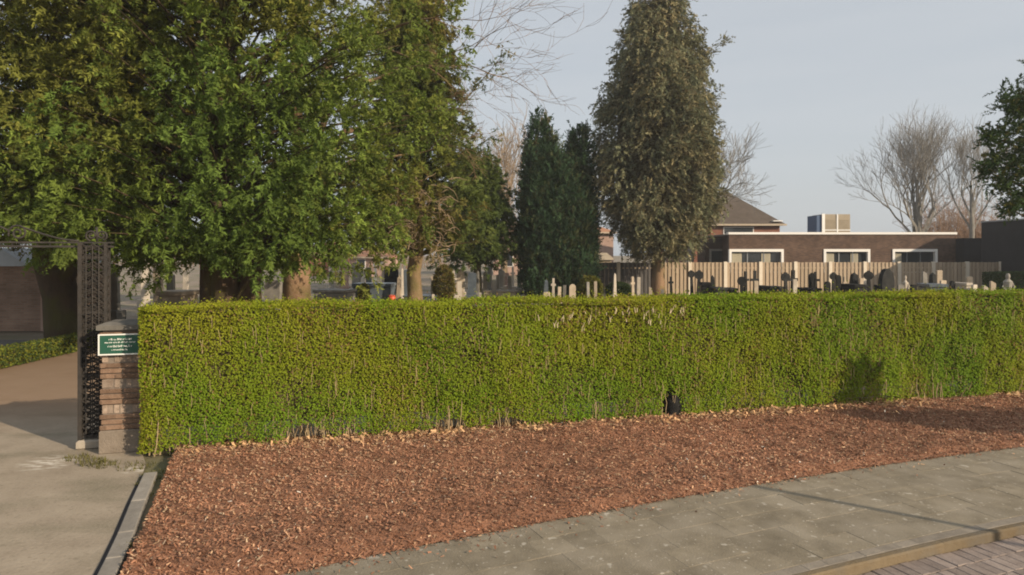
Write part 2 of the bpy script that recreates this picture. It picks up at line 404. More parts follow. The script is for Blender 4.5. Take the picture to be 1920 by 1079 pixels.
for k in range(0, 80):
    s = 2.0 + k*0.2; p = pt(R_S - 0.05, s, 0)
    if abs(p.x/max(p.y, 0.1)) < 0.85:
        link('border_paver', sm, None, pave, (p.x, p.y, rr.uniform(-0.002, 0.002)), (0, 0, ang(s)))
# kerb
kerb = sheet('kerb', -16, 34, R_R+0.01, R_K, -0.1, M['bed_sand'])
km = MB().box(-0.497, 0.497, -0.035, 0.035, -0.22, 0.0, 0.012).mesh('kerb_stone'); km.materials.append(M['kerb'])
for k in range(-15, 33):
    s = k*1.0 + 0.4; p = pt((R_R + R_K)/2, s, 0.004)
    link('kerb_stone', km, None, kerb, (p.x, p.y, 0.004 + rr.uniform(-0.003, 0.003)), (0, 0, ang(s) + rr.uniform(-0.003, 0.003)))
# brick road
road = sheet('road', -16, 34, R_R - 9.0, R_R + 0.01, -KERB_H - 0.016, M['road_joint'])
bm_ = MB().box(-0.047, 0.047, -0.099, 0.099, -0.04, 0.0, 0.005).mesh('road_brick'); bm_.materials.append(M['road_brick'])
rest = MB(); cnt = 0
for row in range(0, 14):
    r = R_R - 0.105 - row*0.205
    for k in range(-30, 160):
        s = k*0.1 + (0.05 if row % 2 else 0); p = pt(r, s, 0)
        if p.y <= 0.4 or abs(p.x/p.y) > 0.95: continue
        z = -KERB_H + rr.uniform(-0.004, 0.003); a = ang(s) + rr.uniform(-0.03, 0.03)
        vis = abs(p.x/p.y) < 0.77 and ((CAM_Z - z)*F/(p.y+0.1) + HZ) < 1085
        if vis and cnt < 300:
            link('road_brick', bm_, None, road, (p.x, p.y, z), (rr.uniform(-.02,.02), rr.uniform(-.03,.03), a)); cnt += 1
        else:
            ca, sa = math.cos(a), math.sin(a)
            rest.add([(p.x + x*ca - y*sa, p.y + x*sa + y*ca, z) for x, y in ((-.045,-.097),(.045,-.097),(.045,.097),(-.045,.097))], [(0,1,2,3)])
tag(rest.build('road_bricks', M['road_brick'], road), kind='stuff')

# drive through the gate
edge = [(-4.02,7.50),(-3.83,7.06),(-3.51,6.24),(-3.22,5.53),(-3.04,5.06),(-2.92,4.73),(-2.86,4.40)]
dm = MB()
left = [tuple(pt(AR, s, 0)) for s in np.linspace(-12.0, -1.45, 16)]
poly = left + [(x, y, 0) for x, y in reversed(edge)] + [(-4.25,7.85,0),(-5.0,8.9,0),(-6.4,14.0,0),(-7.6,24,0),(-12,24,0),(-12.5,15,0),(-16,12,0)]
dm.add([(x, y, 0.004) for x, y, _ in poly], [tuple(range(len(poly)))])
tag(dm.build('drive', M['drive']), kind='structure')
pp = MB().add([(-26,15.6,0.008),(-10.75,15.6,0.008),(-10.75,18.4,0.008),(-26,18.4,0.008)], [(0,1,2,3)])
tag(pp.build('asphalt_path', M['asphalt']), kind='structure')
# concrete edging kerb of the drive, a dark gap beside it
ed = empty('drive_edging', (0,0,0)); tag(ed, 'light concrete edging strip between beige drive and red bark bed', 'edging')
for i in range(1, len(edge)-1):
    a = Vector((*edge[i], 0)); b = Vector((*edge[i+1], 0)); d = (b-a); L_ = d.length; d.normalize(); c = (a+b)/2
    o = MB().box(0.02, 0.145, -L_/2+0.004, L_/2-0.004, -0.1, 0.045, 0.008).build('edging_stone', M['edging'], ed, (c.x, c.y, 0), (0, 0, math.atan2(d.y, d.x)+math.pi/2))
gp = MB()
for i in range(len(edge)-1):
    a = Vector((*edge[i], 0)); b = Vector((*edge[i+1], 0)); d = (b-a).normalized(); n_ = Vector((-d.y, d.x, 0))
    if i > 0: gp.add([a+n_*-0.02+Vector((0,0,.008)), b+n_*-0.02+Vector((0,0,.008)), b+n_*0.028+Vector((0,0,.008)), a+n_*0.028+Vector((0,0,.008))], [(0,1,2,3)])
gp.build('open_joint', plain('joint_dark', (0.04,0.035,0.035), 0.95), ed)

# ------------------------------------------------------------------ mulch bed and bark chips
H0 = Vector((-4.21, 7.70, 0)); HU = Vector((12.48, 3.32, 0)).normalized(); HN = Vector((-HU.y, HU.x, 0))
H_LEN, H_TH, H_H = 19.0, 0.62, 1.70
def hp(u, n, z=0.0): return H0 + HU*u + HN*n + Vector((0, 0, z))
def bed_pt(s_, v):
    """s_ 0..1 along, v 0..1 from pavement edge to inside hedge"""
    a = pt(AR, -1.12 + 18.5*s_, 0)
    u = 0.36 + (H_LEN-0.5)*s_ ; b = hp(u, 0.30)
    return a.lerp(b, v)
def bed_xy(S, V):
    a = A0 - (-1.12 + 18.5*S)/AR; ax = AC.x + AR*np.cos(a); ay = AC.y + AR*np.sin(a)
    u = 0.36 + (H_LEN-0.5)*S; bx = H0.x + HU.x*u + HN.x*0.30; by = H0.y + HU.y*u + HN.y*0.30
    return ax + (bx-ax)*V, ay + (by-ay)*V
def bed_z(x, y, V):
    e = np.clip(V/0.06, 0, 1)*np.clip((1.02-V)/0.02, 0, 1)
    return 0.004 + e*(0.035 + 0.026*wob(x, y, 5, 2.6, 4) + 0.016*wob(x, y, 6, 13., 3) + 0.03*V)
NS, NV = 420, 70
Sg, Vg = np.meshgrid(np.linspace(0, 1, NS), np.linspace(0, 1, NV), indexing='ij')
gx, gy = bed_xy(Sg, Vg); gz = bed_z(gx, gy, Vg) + RNG.normal(0, 0.004, gx.shape)
mb = MB(); mb.v = list(zip(gx.ravel().tolist(), gy.ravel().tolist(), gz.ravel().tolist()))
mb.f = [(i*NV+j, (i+1)*NV+j, (i+1)*NV+j+1, i*NV+j+1) for i in range(NS-1) for j in range(NV-1)]
tag(mb.build('bark_bed', M['bark_bed'], smooth=True), kind='structure')

def quads(c, a, b, l, w, bend=None):
    """flat quads: centre c, axis a, side b"""
    l = l[:, None]/2; w = w[:, None]/2
    q = np.stack([c - a*l - b*w, c + a*l - b*w*0.7, c + a*l + b*w*0.7, c - a*l + b*w], axis=1)
    return q.reshape(-1, 3)
def unit(v): return v/(np.linalg.norm(v, axis=-1, keepdims=True) + 1e-9)
def chips():
    N = 118000
    S = RNG.uniform(0, 1, N)**1.25; V = RNG.uniform(-0.012, 0.93, N); V = np.where(RNG.uniform(0, 1, N) < .006, -np.abs(RNG.normal(0, .05, N)), V)
    x, y = bed_xy(S, V); z = bed_z(x, y, V) + RNG.uniform(0.0, 0.022, N)
    a = RNG.normal(0, 1, (N, 3)); a[:, 2] *= 0.35; a = unit(a)
    n = RNG.normal(0, 0.42, (N, 3)); n[:, 2] = 1; b = unit(np.cross(unit(n), a))
    big = RNG.uniform(0, 1, N)
    l = RNG.uniform(0.012, 0.040, N)*(1 + 1.4*(big > 0.985)); w = RNG.uniform(0.006, 0.017, N)
    pal = np.array([(0.315,0.154,0.090),(0.262,0.128,0.077),(0.37,0.192,0.113),(0.19,0.098,0.061),(0.435,0.262,0.155),(0.51,0.37,0.235)])
    pw = np.stack([np.full(N,.30),np.full(N,.24),np.full(N,.2),np.full(N,.12),.10+.10*(V>.7),.04+.16*(V>.8)], 1)
    pw += 0.10*np.clip(wob(x, y, 9, 1.3, 3), -1, 1)[:, None]*np.array([0,1,-1,.8,-.6,-.2]); pw = np.clip(pw, 0.005, 1)
    cp = np.cumsum(pw/pw.sum(1, keepdims=True), 1); idx = (RNG.uniform(0, 1, N)[:, None] > cp).sum(1).clip(0, 5)
    col = pal[idx]*RNG.uniform(0.8, 1.2, (N, 1))*(1 + .25*wob(x, y, 19, .9, 4) + .2*wob(x, y*1.8, 23, 7., 3))[:, None]
    lt = RNG.uniform(0, 1, N) > 0.975; col[lt] = np.array([(0.50,0.33,0.20)])*RNG.uniform(.8, 1.2, (lt.sum(), 1))
    wh = RNG.uniform(0, 1, N) > 0.9975; col[wh] = (0.70, 0.64, 0.54)
    return np_mesh('bark_chips', quads(np.stack([x, y, z], 1), a, b, l, w), 4, np.repeat(col, 4, 0))
tag(link('bark_chips', chips(), M['chip']), 'red-brown bark chips covering the bed before the hedge', 'bark mulch', kind='stuff')
def dry_leaves():
    N = 4200
    u = RNG.uniform(0.4, H_LEN-2, N); n = -np.abs(RNG.normal(0, 0.20, N)) + 0.05
    x = H0.x + HU.x*u + HN.x*n; y = H0.y + HU.y*u + HN.y*n; z = RNG.uniform(0.05, 0.12, N)
    a = unit(RNG.normal(0, 1, (N, 3))*np.array([1, 1, .6])); nn_ = RNG.normal(0, .6, (N, 3)); nn_[:, 2] += .8
    b = unit(np.cross(unit(nn_), a)); l = RNG.uniform(0.03, 0.075, N); w = l*RNG.uniform(0.25, 0.55, N)
    col = np.array([(0.48,0.30,0.16)])*RNG.uniform(0.6, 1.45, (N, 1))
    k = wob(u, u*0, 31, 1.5, 3) > -0.35; rp = np.repeat(k, 4)
    return np_mesh('dry_leaves', quads(np.stack([x, y, z], 1), a, b, l, w)[rp], 4, np.repeat(col, 4, 0)[rp])
tag(link('dry_leaves', dry_leaves(), M['chip']), 'curled tan dry leaves drifted along the foot of the hedge', 'dry leaves', kind='stuff')

# ------------------------------------------------------------------ the hedge
hedge = empty('clipped_hedge', H0, math.atan2(HU.y, HU.x))
tag(hedge, 'long yellow-green clipped hedge running across the picture beside the brick pillar', 'hedge')
# all its children use hedge-local coordinates: x along, y depth, z up
def u_at(px, py):
    """along-hedge position of a photo pixel on the front face"""
    kx = (px-960)/F; # ray X = kx*Y ; front: X=H0x+u*HUx, Y=H0y+u*HUy
    u = (kx*H0.y - H0.x)/(HU.x - kx*HU.y); Y = H0.y + u*HU.y
    return u, CAM_Z - (py-HZ)/F*Y
HOLES = []
for (px, py, ru, rz) in ((1262,765,0.17,0.24),(845,800,0.22,0.11),(955,800,0.25,0.14),(570,815,0.26,0.13),(1745,758,0.18,0.08),(1130,800,0.16,0.09),(655,822,.12,.08)):
    HOLES.append((*u_at(px, py), ru, rz))
def hedge_front(u, z): return 0.055*wob(u, z*1.2, 11, 1.8, 4) + 0.022*wob(u, z*1.0, 15, 11.0, 2) + 0.03*np.clip((0.5-z)/0.5, 0, 1)*wob(u, z, 12, 2.5, 2) + 0.05*np.clip((z-1.58)/0.12, 0, 1)**2
def hedge_leaves():
    parts = []; cols = []
    def emit(u, n, z, nrm, N, top_add=0.0, size=1.0):
        nn_ = unit(nrm + RNG.normal(0, 0.42, (N, 3)))
        a = unit(np.cross(nn_, RNG.normal(0, 1, (N, 3)))); b = np.cross(nn_, a)
        l = RNG.uniform(0.020, 0.038, N)*size*(1 + .022*u); w = l*RNG.uniform(0.42, 0.62, N)
        c = np.stack([u, n, z], 1); L_ = l[:, None]/2; Wd = w[:, None]/2
        fold = nn_*(l[:, None]*RNG.uniform(0.0, 0.12, (N, 1)))
        q = np.stack([c - a*L_, c + b*Wd + fold, c + a*L_, c - b*Wd + fold], 1).reshape(-1, 3)
        p1 = wob(u, z*1.3 + n, 21, 1.1, 3)[:, None]; p2 = wob(u, z*.7, 22, 5.0, 3)[:, None]
        base = np.array([(0.180,0.246,0.017)]); yel = np.array([(0.235,0.256,0.021)]); dk = np.array([(0.130,0.212,0.018)]); br = np.array([(0.21,0.140,0.05)])
        col = base + (yel-base)*np.clip(0.35 + 0.7*p1 + 0.5*p2, 0, 1.2) + (dk-base)*np.clip(-0.5*p1 - 0.4*p2, 0, 0.6)
        p3 = wob(u, z*.35, 27, 7.0, 3)[:, None]; zc = z[:, None]
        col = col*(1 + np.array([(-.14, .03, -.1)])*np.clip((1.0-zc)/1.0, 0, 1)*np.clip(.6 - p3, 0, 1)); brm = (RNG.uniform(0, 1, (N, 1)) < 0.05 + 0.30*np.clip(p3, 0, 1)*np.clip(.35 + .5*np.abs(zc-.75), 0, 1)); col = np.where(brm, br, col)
        col = col*RNG.uniform(0.86, 1.16, (N, 1)) + top_add*np.array([(0.05,0.05,0.0)])  # adds a paler tone to leaves of the top and its shoots
        parts.append(q); cols.append(np.repeat(col, 4, 0))
    # front
    N = 250000
    t = RNG.uniform(0, 1, N); u = H_LEN*t; z = RNG.uniform(0.03, H_H, N)
    n = hedge_front(u, z) + np.abs(RNG.normal(0, 0.045, N)) - 0.012
    low = 0.12 + 0.10*wob(u, u*0, 41, 2.2, 4) + .03*wob(u, u*0, 42, 12., 2)
    keep = (z > low) | (RNG.uniform(0, 1, N) < 0.30)
    for (hu, hz, ru, rz) in HOLES:
        keep &= (((u-hu)/ru)**2 + ((z-hz)/rz)**2 > RNG.uniform(0.5, 1.3, N))
    thin = wob(u, z*1.6, 44, 3.0, 3); keep &= RNG.uniform(0, 1, N) > 0.55*np.clip(thin, 0, 1)
    u, z, n = u[keep], z[keep], n[keep]; N = len(u)
    emit(u, n, z, np.tile(np.array([0.05, -0.9, 0.35]), (N, 1)), N)
    # top
    N = 60000; u = H_LEN*RNG.uniform(0, 1, N); n = RNG.uniform(-0.02, H_TH, N)
    z = H_H - 0.04 + 0.042*wob(u, n, 13, 2.4, 4) + RNG.exponential(0.018, N)
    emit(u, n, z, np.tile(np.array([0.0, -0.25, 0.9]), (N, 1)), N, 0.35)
    # end by the pillar, back
    N = 16000; n = RNG.uniform(0, H_TH, N); z = RNG.uniform(0.04, H_H, N); u = np.abs(RNG.normal(0, 0.04, N)) - 0.01 + 0.03*wob(n, z, 14, 4, 2)
    emit(u, n, z, np.tile(np.array([-0.9, -0.1, 0.3]), (N, 1)), N)
    N = 14000; u = RNG.uniform(0, H_LEN, N); z = RNG.uniform(0.8, H_H, N); n = H_TH - np.abs(RNG.normal(0, 0.05, N))
    emit(u, n, z, np.tile(np.array([0.0, 0.9, 0.3]), (N, 1)), N, 0, 1.7)
    # stray shoots on the top edge
    N = 2600; u = RNG.uniform(0, H_LEN, N); n = RNG.uniform(0, H_TH, N); z = H_H + RNG.exponential(0.022, N)
    emit(u, n, z, RNG.normal(0, 1, (N, 3)), N, 0.4)
    return np_mesh('hedge_leaves', np.concatenate(parts), 4, np.concatenate(cols))
tag(link('hedge_leaves', hedge_leaves(), M['leaf'], hedge), kind='stuff')
MB().box(0.14, H_LEN-0.1, 0.17, H_TH-0.12, 0.30, H_H-0.09).build('twig_core', M['twig_dark'], hedge)
# stems at the foot and inside
segs = []
for i in range(1100):
    u = random.uniform(0.08, H_LEN-0.1); n = random.uniform(0.04, 0.35); h = random.uniform(0.2, 0.4) if n < .16 else random.uniform(.35, .7)
    x, y, z = u, n, 0.0
    for j in range(3):
        x2 = x + random.uniform(-.04, .04); y2 = y + random.uniform(-.04, .03); z2 = z + h/3
        segs.append((x, y, z, x2, y2, z2, 0.009-0.002*j, 0.007-0.002*j)); x, y, z = x2, y2, z2
tag(link('hedge_stems', tubes_np('hedge_stems', segs, 5), M['stem_tan'], hedge), kind='stuff')
segs = []
for (hu, hz, ru, rz) in HOLES:
    for i in range(9):
        u = hu + random.uniform(-ru*1.3, ru*1.3); n = random.uniform(-0.03, 0.1); z = 0.02
        for j in range(3):
            u2 = u + random.uniform(-.03, .03); n2 = n + random.uniform(-.02, .03); z2 = z + random.uniform(0.07, 0.16)
            segs.append((u, n, z, u2, n2, z2, 0.006, 0.0045)); u, n, z = u2, n2, z2
tag(link('dead_stems', tubes_np('dead_stems', segs, 5), M['stem_tan'], hedge), kind='stuff')
segs = []
for i in range(900):
    u = random.uniform(0.1, H_LEN-2); z = random.uniform(.15, 1.5); n = float(hedge_front(np.array([u]), np.array([z]))[0]) + random.uniform(-.015, .012)
    for j in range(random.randint(1, 3)):
        u2 = u + random.uniform(-.015, .015); z2 = z + random.uniform(.03, .09); segs.append((u, n, z, u2, n-.002, z2, .0028, .0022)); u, z = u2, z2
tag(link('front_twigs', tubes_np('front_twigs', segs, 3), M['stem_tan'], hedge), kind='stuff')
# cream stubs added in place of sunlit headstones seen through hedge gaps
segs = []
for px, py in ((1010,598),(1040,612),(1052,600),(1098,590),(1102,604),(1133,590),(1140,600),(1164,592),(1172,602),(1176,588),(1205,600),(1209,590),(1214,606),(1233,598),(1236,610),(1255,586),(1262,580),(1275,588),(1068,596),(1090,616),(1150,584),(1190,584),(1222,584)):
    u, z = u_at(px, py)
    for k in range(random.randint(1, 4)):
        uu = u + random.uniform(-.022, .022); zz = z + random.uniform(-.04, .03); l = random.uniform(0.03, 0.075)
        segs.append((uu, -0.045+random.uniform(-.02,.02), zz, uu+random.uniform(-.02,.02), -0.06, zz+l, 0.0065, 0.004))
tag(link('sunlit_stone_specks', tubes_np('sunlit_stone_specks', segs, 5), M['sunlit_stone_cream'], hedge), kind='stuff')
hu, hz = u_at(1268, 775)
st = MB().lathe([(0.11,0.0),(0.145,0.06),(0.15,0.18),(0.125,0.29),(0.07,0.36),(0.02,0.38)], 12)
p = hp(hu, 0.16); o = st.build('stone_marker', M['stone_dark'], None, (p.x, p.y, 0.03), (0.05, 0.08, 0.3), True)
tag(o, 'dark grey rounded stone marker half hidden in the gap at the foot of the hedge', 'marker')

# ------------------------------------------------------------------ brick pillar, sign, iron gate
pil = empty('brick_pillar', hp(-0.24, 0.52), math.atan2(HU.y, HU.x)); tag(pil, 'weathered brick gate pillar with dark stone cap at the end of the hedge', 'pillar')
PW, PD = 0.46, 0.46          # local box: x -.23...23 ; y -.23...23
MB().box(-PW/2+.02, PW/2-.02, -PD/2+.02, PD/2-.02, 0.0, 1.43).build('core', M['mortar'], pil)
MB().box(-PW/2-.012, PW/2+.012, -PD/2-.012, PD/2+.012, 0.0, 0.27, 0.012).build('plinth', M['plinth'], pil)
def lump(w, d, h):
    return MB().box(-w/2, w/2, -d/2, d/2, -h/2, h/2, 0.006).mesh('brick')
bh = lump(0.215, 0.06, 0.052); bh.materials.append(M['pillar_brick'])
bs = lump(0.052, 0.06, 0.10); bs.materials.append(M['pillar_soldier'])
bands = [('s', 0.46, 0.1), ('s', 0.76, 0.1), ('s', 1.08, 0.1)]
z = 0.275
def ring(z, kind, h):
    for side in range(4):
        a = side*math.pi/2; half = PW/2
        items = []
        if kind == 'h':
            o_ = 0.0 if int(round(z/0.062)) % 2 else 0.058
            xs = [-0.115 - o_*0 , 0.115] if o_ == 0 else [-0.17, 0.03, 0.2]
            for x in xs: items.append((x, bh))
        else:
            for k in range(7): items.append((-0.19 + k*0.0635, bs))
        for x, me in items:
            off = half - 0.03 + random.uniform(-0.008, 0.010) - (0.018 if kind == 's' else 0)
            x = max(-half+0.1, min(half-0.1, x)) if kind == 'h' else x
            dx = x + random.uniform(-.004, .004)
            X = math.cos(a)*dx + math.sin(a)*off; Y = math.sin(a)*dx - math.cos(a)*off
            link('brick', me, None, pil, (X, Y, z + h/2), (random.uniform(-.02,.02), random.uniform(-.02,.02), a + random.uniform(-.03,.03)))
while z < 1.40:
    bnd = [b for b in bands if b[1]-0.035 <= z < b[1]+0.03]
    if bnd: ring(z, 's', 0.10); z += 0.11
    else: ring(z, 'h', 0.052); z += 0.062
MB().add(*(lambda p: ([(-p,-p,1.43),(p,-p,1.43),(p,p,1.43),(-p,p,1.43),(-p,-p,1.485),(p,-p,1.485),(p,p,1.485),(-p,p,1.485),(-.19,-.19,1.515),(.19,-.19,1.515),(.19,.19,1.515),(-.19,.19,1.515)],
    [(0,3,2,1),(0,1,5,4),(1,2,6,5),(2,3,7,6),(3,0,4,7),(4,5,9,8),(5,6,10,9),(6,7,11,10),(7,4,8,11),(8,9,10,11)]))(0.265)).build('cap', M['slate'], pil)

sg = empty('notice_sign', hp(-0.24, 0.52-0.275, 1.15), math.atan2(HU.y, HU.x)); tag(sg, 'small green sign with white border on the brick pillar', 'sign')
MB().box(-0.235, 0.235, -0.006, 0.006, 0, 0.235, 0.002).build('panel', M['sign_green'], sg)
br = MB()
for (x0, x1, z0, z1) in ((-.239,.239,-.004,.011),(-.239,.239,.224,.239),(-.239,-.224,.011,.224),(.224,.239,.011,.224)):
    br.box(x0, x1, -0.011, -0.0065, z0, z1)
br.build('border', M['sign_white'], sg)
# four lines of lettering too small to read: rows of fine strokes of uneven height
for (zc, x0, x1, hgt, seed) in ((0.178, -.13, .10, .021, 1), (0.143, -.17, .15, .019, 2), (0.099, -.14, .11, .024, 3), (0.058, -.10, .075, .018, 4)):
    r2 = random.Random(seed); t = MB(); x = x0
    while x < x1:
        w = r2.uniform(.004, .007); hh = hgt*r2.choice((.62, .62, .7, 1.0))
        t.box(x, x+w, -.0088, -.0066, zc-hgt/2, zc-hgt/2+hh)
        if r2.random() < .65:
            zz = zc - hgt/2 + r2.choice((0, .35, .5))*hgt; t.box(x+w, x+w+.006, -.0088, -.0066, zz, zz+.005); x += .006
        x += w + r2.choice((.003, .003, .004, .011))
    t.build('lettering', M['sign_white'], sg)

gate = empty('iron_gate_frame', hp(-0.63, 0.65), math.atan2(HU.y, HU.x)); tag(gate, 'dark wrought-iron gate frame with lattice column and scrolled overthrow left of the pillar', 'gate')
def lattice_column(x0, sgn):
    x1 = x0 + sgn*0.27; xa, xb = min(x0, x1), max(x0, x1); y0, y1 = -0.06, 0.06
    for i, (x, y) in enumerate(((xa, y0), (xb, y0), (xb, y1), (xa, y1))):
        r = 0.022 if (x == (xa if sgn > 0 else xb)) else 0.016
        MB().box(x-r, x+r, y-r, y+r, 0.10, 2.44, 0.004).build('upright', M['iron'], gate)
    lt = MB()
    n = 22
    for k in range(n):
        z0 = 0.16 + k*0.103; z1 = z0 + 0.103
        for (ya, yb_) in ((y0-0.012, y0-0.004), (y1+0.004, y1+0.012)):
            ym = (ya+yb_)/2
            for (p, q) in (((xa, z0), (xb, z1)), ((xb, z0), (xa, z1)), ((xa, z0), ((xa+xb)/2, z1)), ((xb, z0), ((xa+xb)/2, z1))):
                lt.tube([(p[0], ym, p[1]), (q[0], ym, q[1])], 0.009, 4)
        for xx in (xa, xb):
            lt.tube([(xx, y0, z0), (xx, y1, z1)], 0.009, 4); lt.tube([(xx, y1, z0), (xx, y0, z1)], 0.009, 4)
    for k in range(3):
        xx = xa + (xb-xa)*(k+1)/4
        lt.tube([(xx, y0-0.02, 0.14), (xx, y0-0.02, 2.4)], 0.008, 4); lt.tube([(xx, y1+0.02, 0.14), (xx, y1+0.02, 2.4)], 0.008, 4)
    lt.build('lattice', M['iron'], gate)
    for z in (0.13, 0.85, 1.6, 2.25):
        MB().box(xa, xb, y0-0.0125, y0+0.0, z, z+0.03).build('cross_bar', M['iron'], gate); MB().box(xa, xb, y1, y1+0.0125, z, z+0.03).build('cross_bar', M['iron'], gate)
    MB().box(xa-0.03, xb+0.03, y0-0.05, y1+0.05, 0, 0.11, 0.02).build('footing', M['concrete'], gate)
lattice_column(-0.14, 1)
lattice_column(-3.6, -1)
MB().box(-3.98, 0.20, -0.02, 0.02, 2.385, 2.41).build('beam', M['iron'], gate)
MB().box(-3.98, 0.20, -0.02, 0.02, 2.435, 2.455).build('beam', M['iron'], gate)
def spiral(cx, cz, r, turns, sgn, st=0.0, n=36):
    return [(cx + sgn*r*(1-0.82*i/n)*math.cos(st + turns*2*math.pi*i/n), 0, cz + r*(1-0.82*i/n)*math.sin(st + turns*2*math.pi*i/n)) for i in range(n+1)]
def scroll(pts, rad=0.012): MB().tube(pts, rad, 6).build('scroll', M['iron'], gate, smooth=True)
for mirror in (1, -1):
    mx = lambda pts: [((x if mirror == 1 else -3.77 - x), y, z) for x, y, z in pts]
    scroll(mx(spiral(-0.04, 2.53, 0.065, 1.6, -1, -1.4)))
    scroll(mx(spiral(0.07, 2.53, 0.06, 1.6, 1, -1.4)))
    scroll(mx([(0.02, 0, 2.46), (0.018, 0, 2.55), (0.015, 0, 2.63)]), 0.014)
    scroll(mx(spiral(-0.80, 2.555, 0.10, 1.7, -1, -0.4)))
    scroll(mx([(-0.17 - 0.62*t, 0, 2.465 + 0.17*t*t*(1.6-0.6*t)) for t in np.linspace(0, 1, 12)]))
    scroll(mx([(-0.89 - 0.9*t, 0, 2.58 + 0.30*math.sin(t*1.5)) for t in np.linspace(0, 1, 12)]))
    scroll(mx(spiral(-1.25, 2.56, 0.09, 1.6, 1, -0.6)))
spm = MB().box(-.005, .005, -.006, .006, 2.409, 2.436).mesh('spacer_bar'); spm.materials.append(M['iron'])
for k in range(26): link('spacer_bar', spm, None, gate, (-3.545 + k*.128, 0, 0))

# weeds at the foot of the pillar
def tufts(name, spots, col, label):
    q = []; c = []
    for (x, y, rad, n, h) in spots:
        for i in range(n):
            a = random.uniform(0, 6.28); r = rad*math.sqrt(random.random()); bx = x + r*math.cos(a); by = y + r*math.sin(a)
            hh = h*random.uniform(.4, 1.1); t = random.uniform(0, 6.28); lean = random.uniform(0.1, 0.9)*hh; w = 0.006
            wx, wy = -math.sin(t)*w, math.cos(t)*w
            q += [(bx-wx, by-wy, 0), (bx+wx, by+wy, 0), (bx+math.cos(t)*lean, by+math.sin(t)*lean, hh)]
            k = random.uniform(.7, 1.3); c += [tuple(v*k for v in col)]*3
    o = link(name, np_mesh(name, q, 3, np.array(c)), M['leaf']); return tag(o, label, 'weeds', kind='stuff')
tufts('weeds', [(-4.65,7.55,.16,160,.06),(-4.45,7.45,.15,130,.05),(-4.9,7.7,.15,120,.05),(-4.1,7.42,.2,120,.04),(-3.68,6.85,.10,90,.05),(-3.5,6.5,.08,60,.04),(-3.0,5.3,.1,60,.06),(-3.72,7.1,.16,90,.05)], (0.15,0.14,0.05), 'small weeds and grass at the foot of the brick pillar')

# ------------------------------------------------------------------ foliage generators
def leaf_tris(c, axis, n, slen, ll, lw, col, rng, droop=0.15, flat=0.6, amin=20, amax=60, vjit=0.2):
    """sprays: S centres, S axes -> triangles"""
    S = len(c); a = unit(axis); up = np.array([0, 0, 1.0]) + rng.normal(0, flat, (S, 3))
    b = unit(np.cross(a, up)); nn_ = np.cross(a, b)
    t = rng.uniform(0, 1, (S, n, 1)); side = np.where(rng.uniform(0, 1, (S, n, 1)) < .5, -1.0, 1.0); an = np.radians(rng.uniform(amin, amax, (S, n, 1)))
    sl = (slen*rng.uniform(.7, 1.25, (S, 1, 1)))
    base = c[:, None] + a[:, None]*t*sl; base[..., 2] -= droop*(t[..., 0]**2)*sl[..., 0]
    d = a[:, None]*np.cos(an) + b[:, None]*np.sin(an)*side + nn_[:, None]*rng.normal(0, vjit, (S, n, 1)); d = unit(d)
    L_ = ll*rng.uniform(.65, 1.25, (S, n, 1))*(1 - .35*t)
    wv = unit(np.cross(d, nn_[:, None] + rng.normal(0, .3, (S, n, 3))))*lw*.5
    tri = np.stack([base - wv, base + wv, base + d*L_], axis=2)
    cc = col[:, None]*rng.uniform(.86, 1.14, (S, n, 1))*(0.88 + .24*t)
    return tri.reshape(-1, 3), np.repeat(cc.reshape(-1, 3), 3, 0)

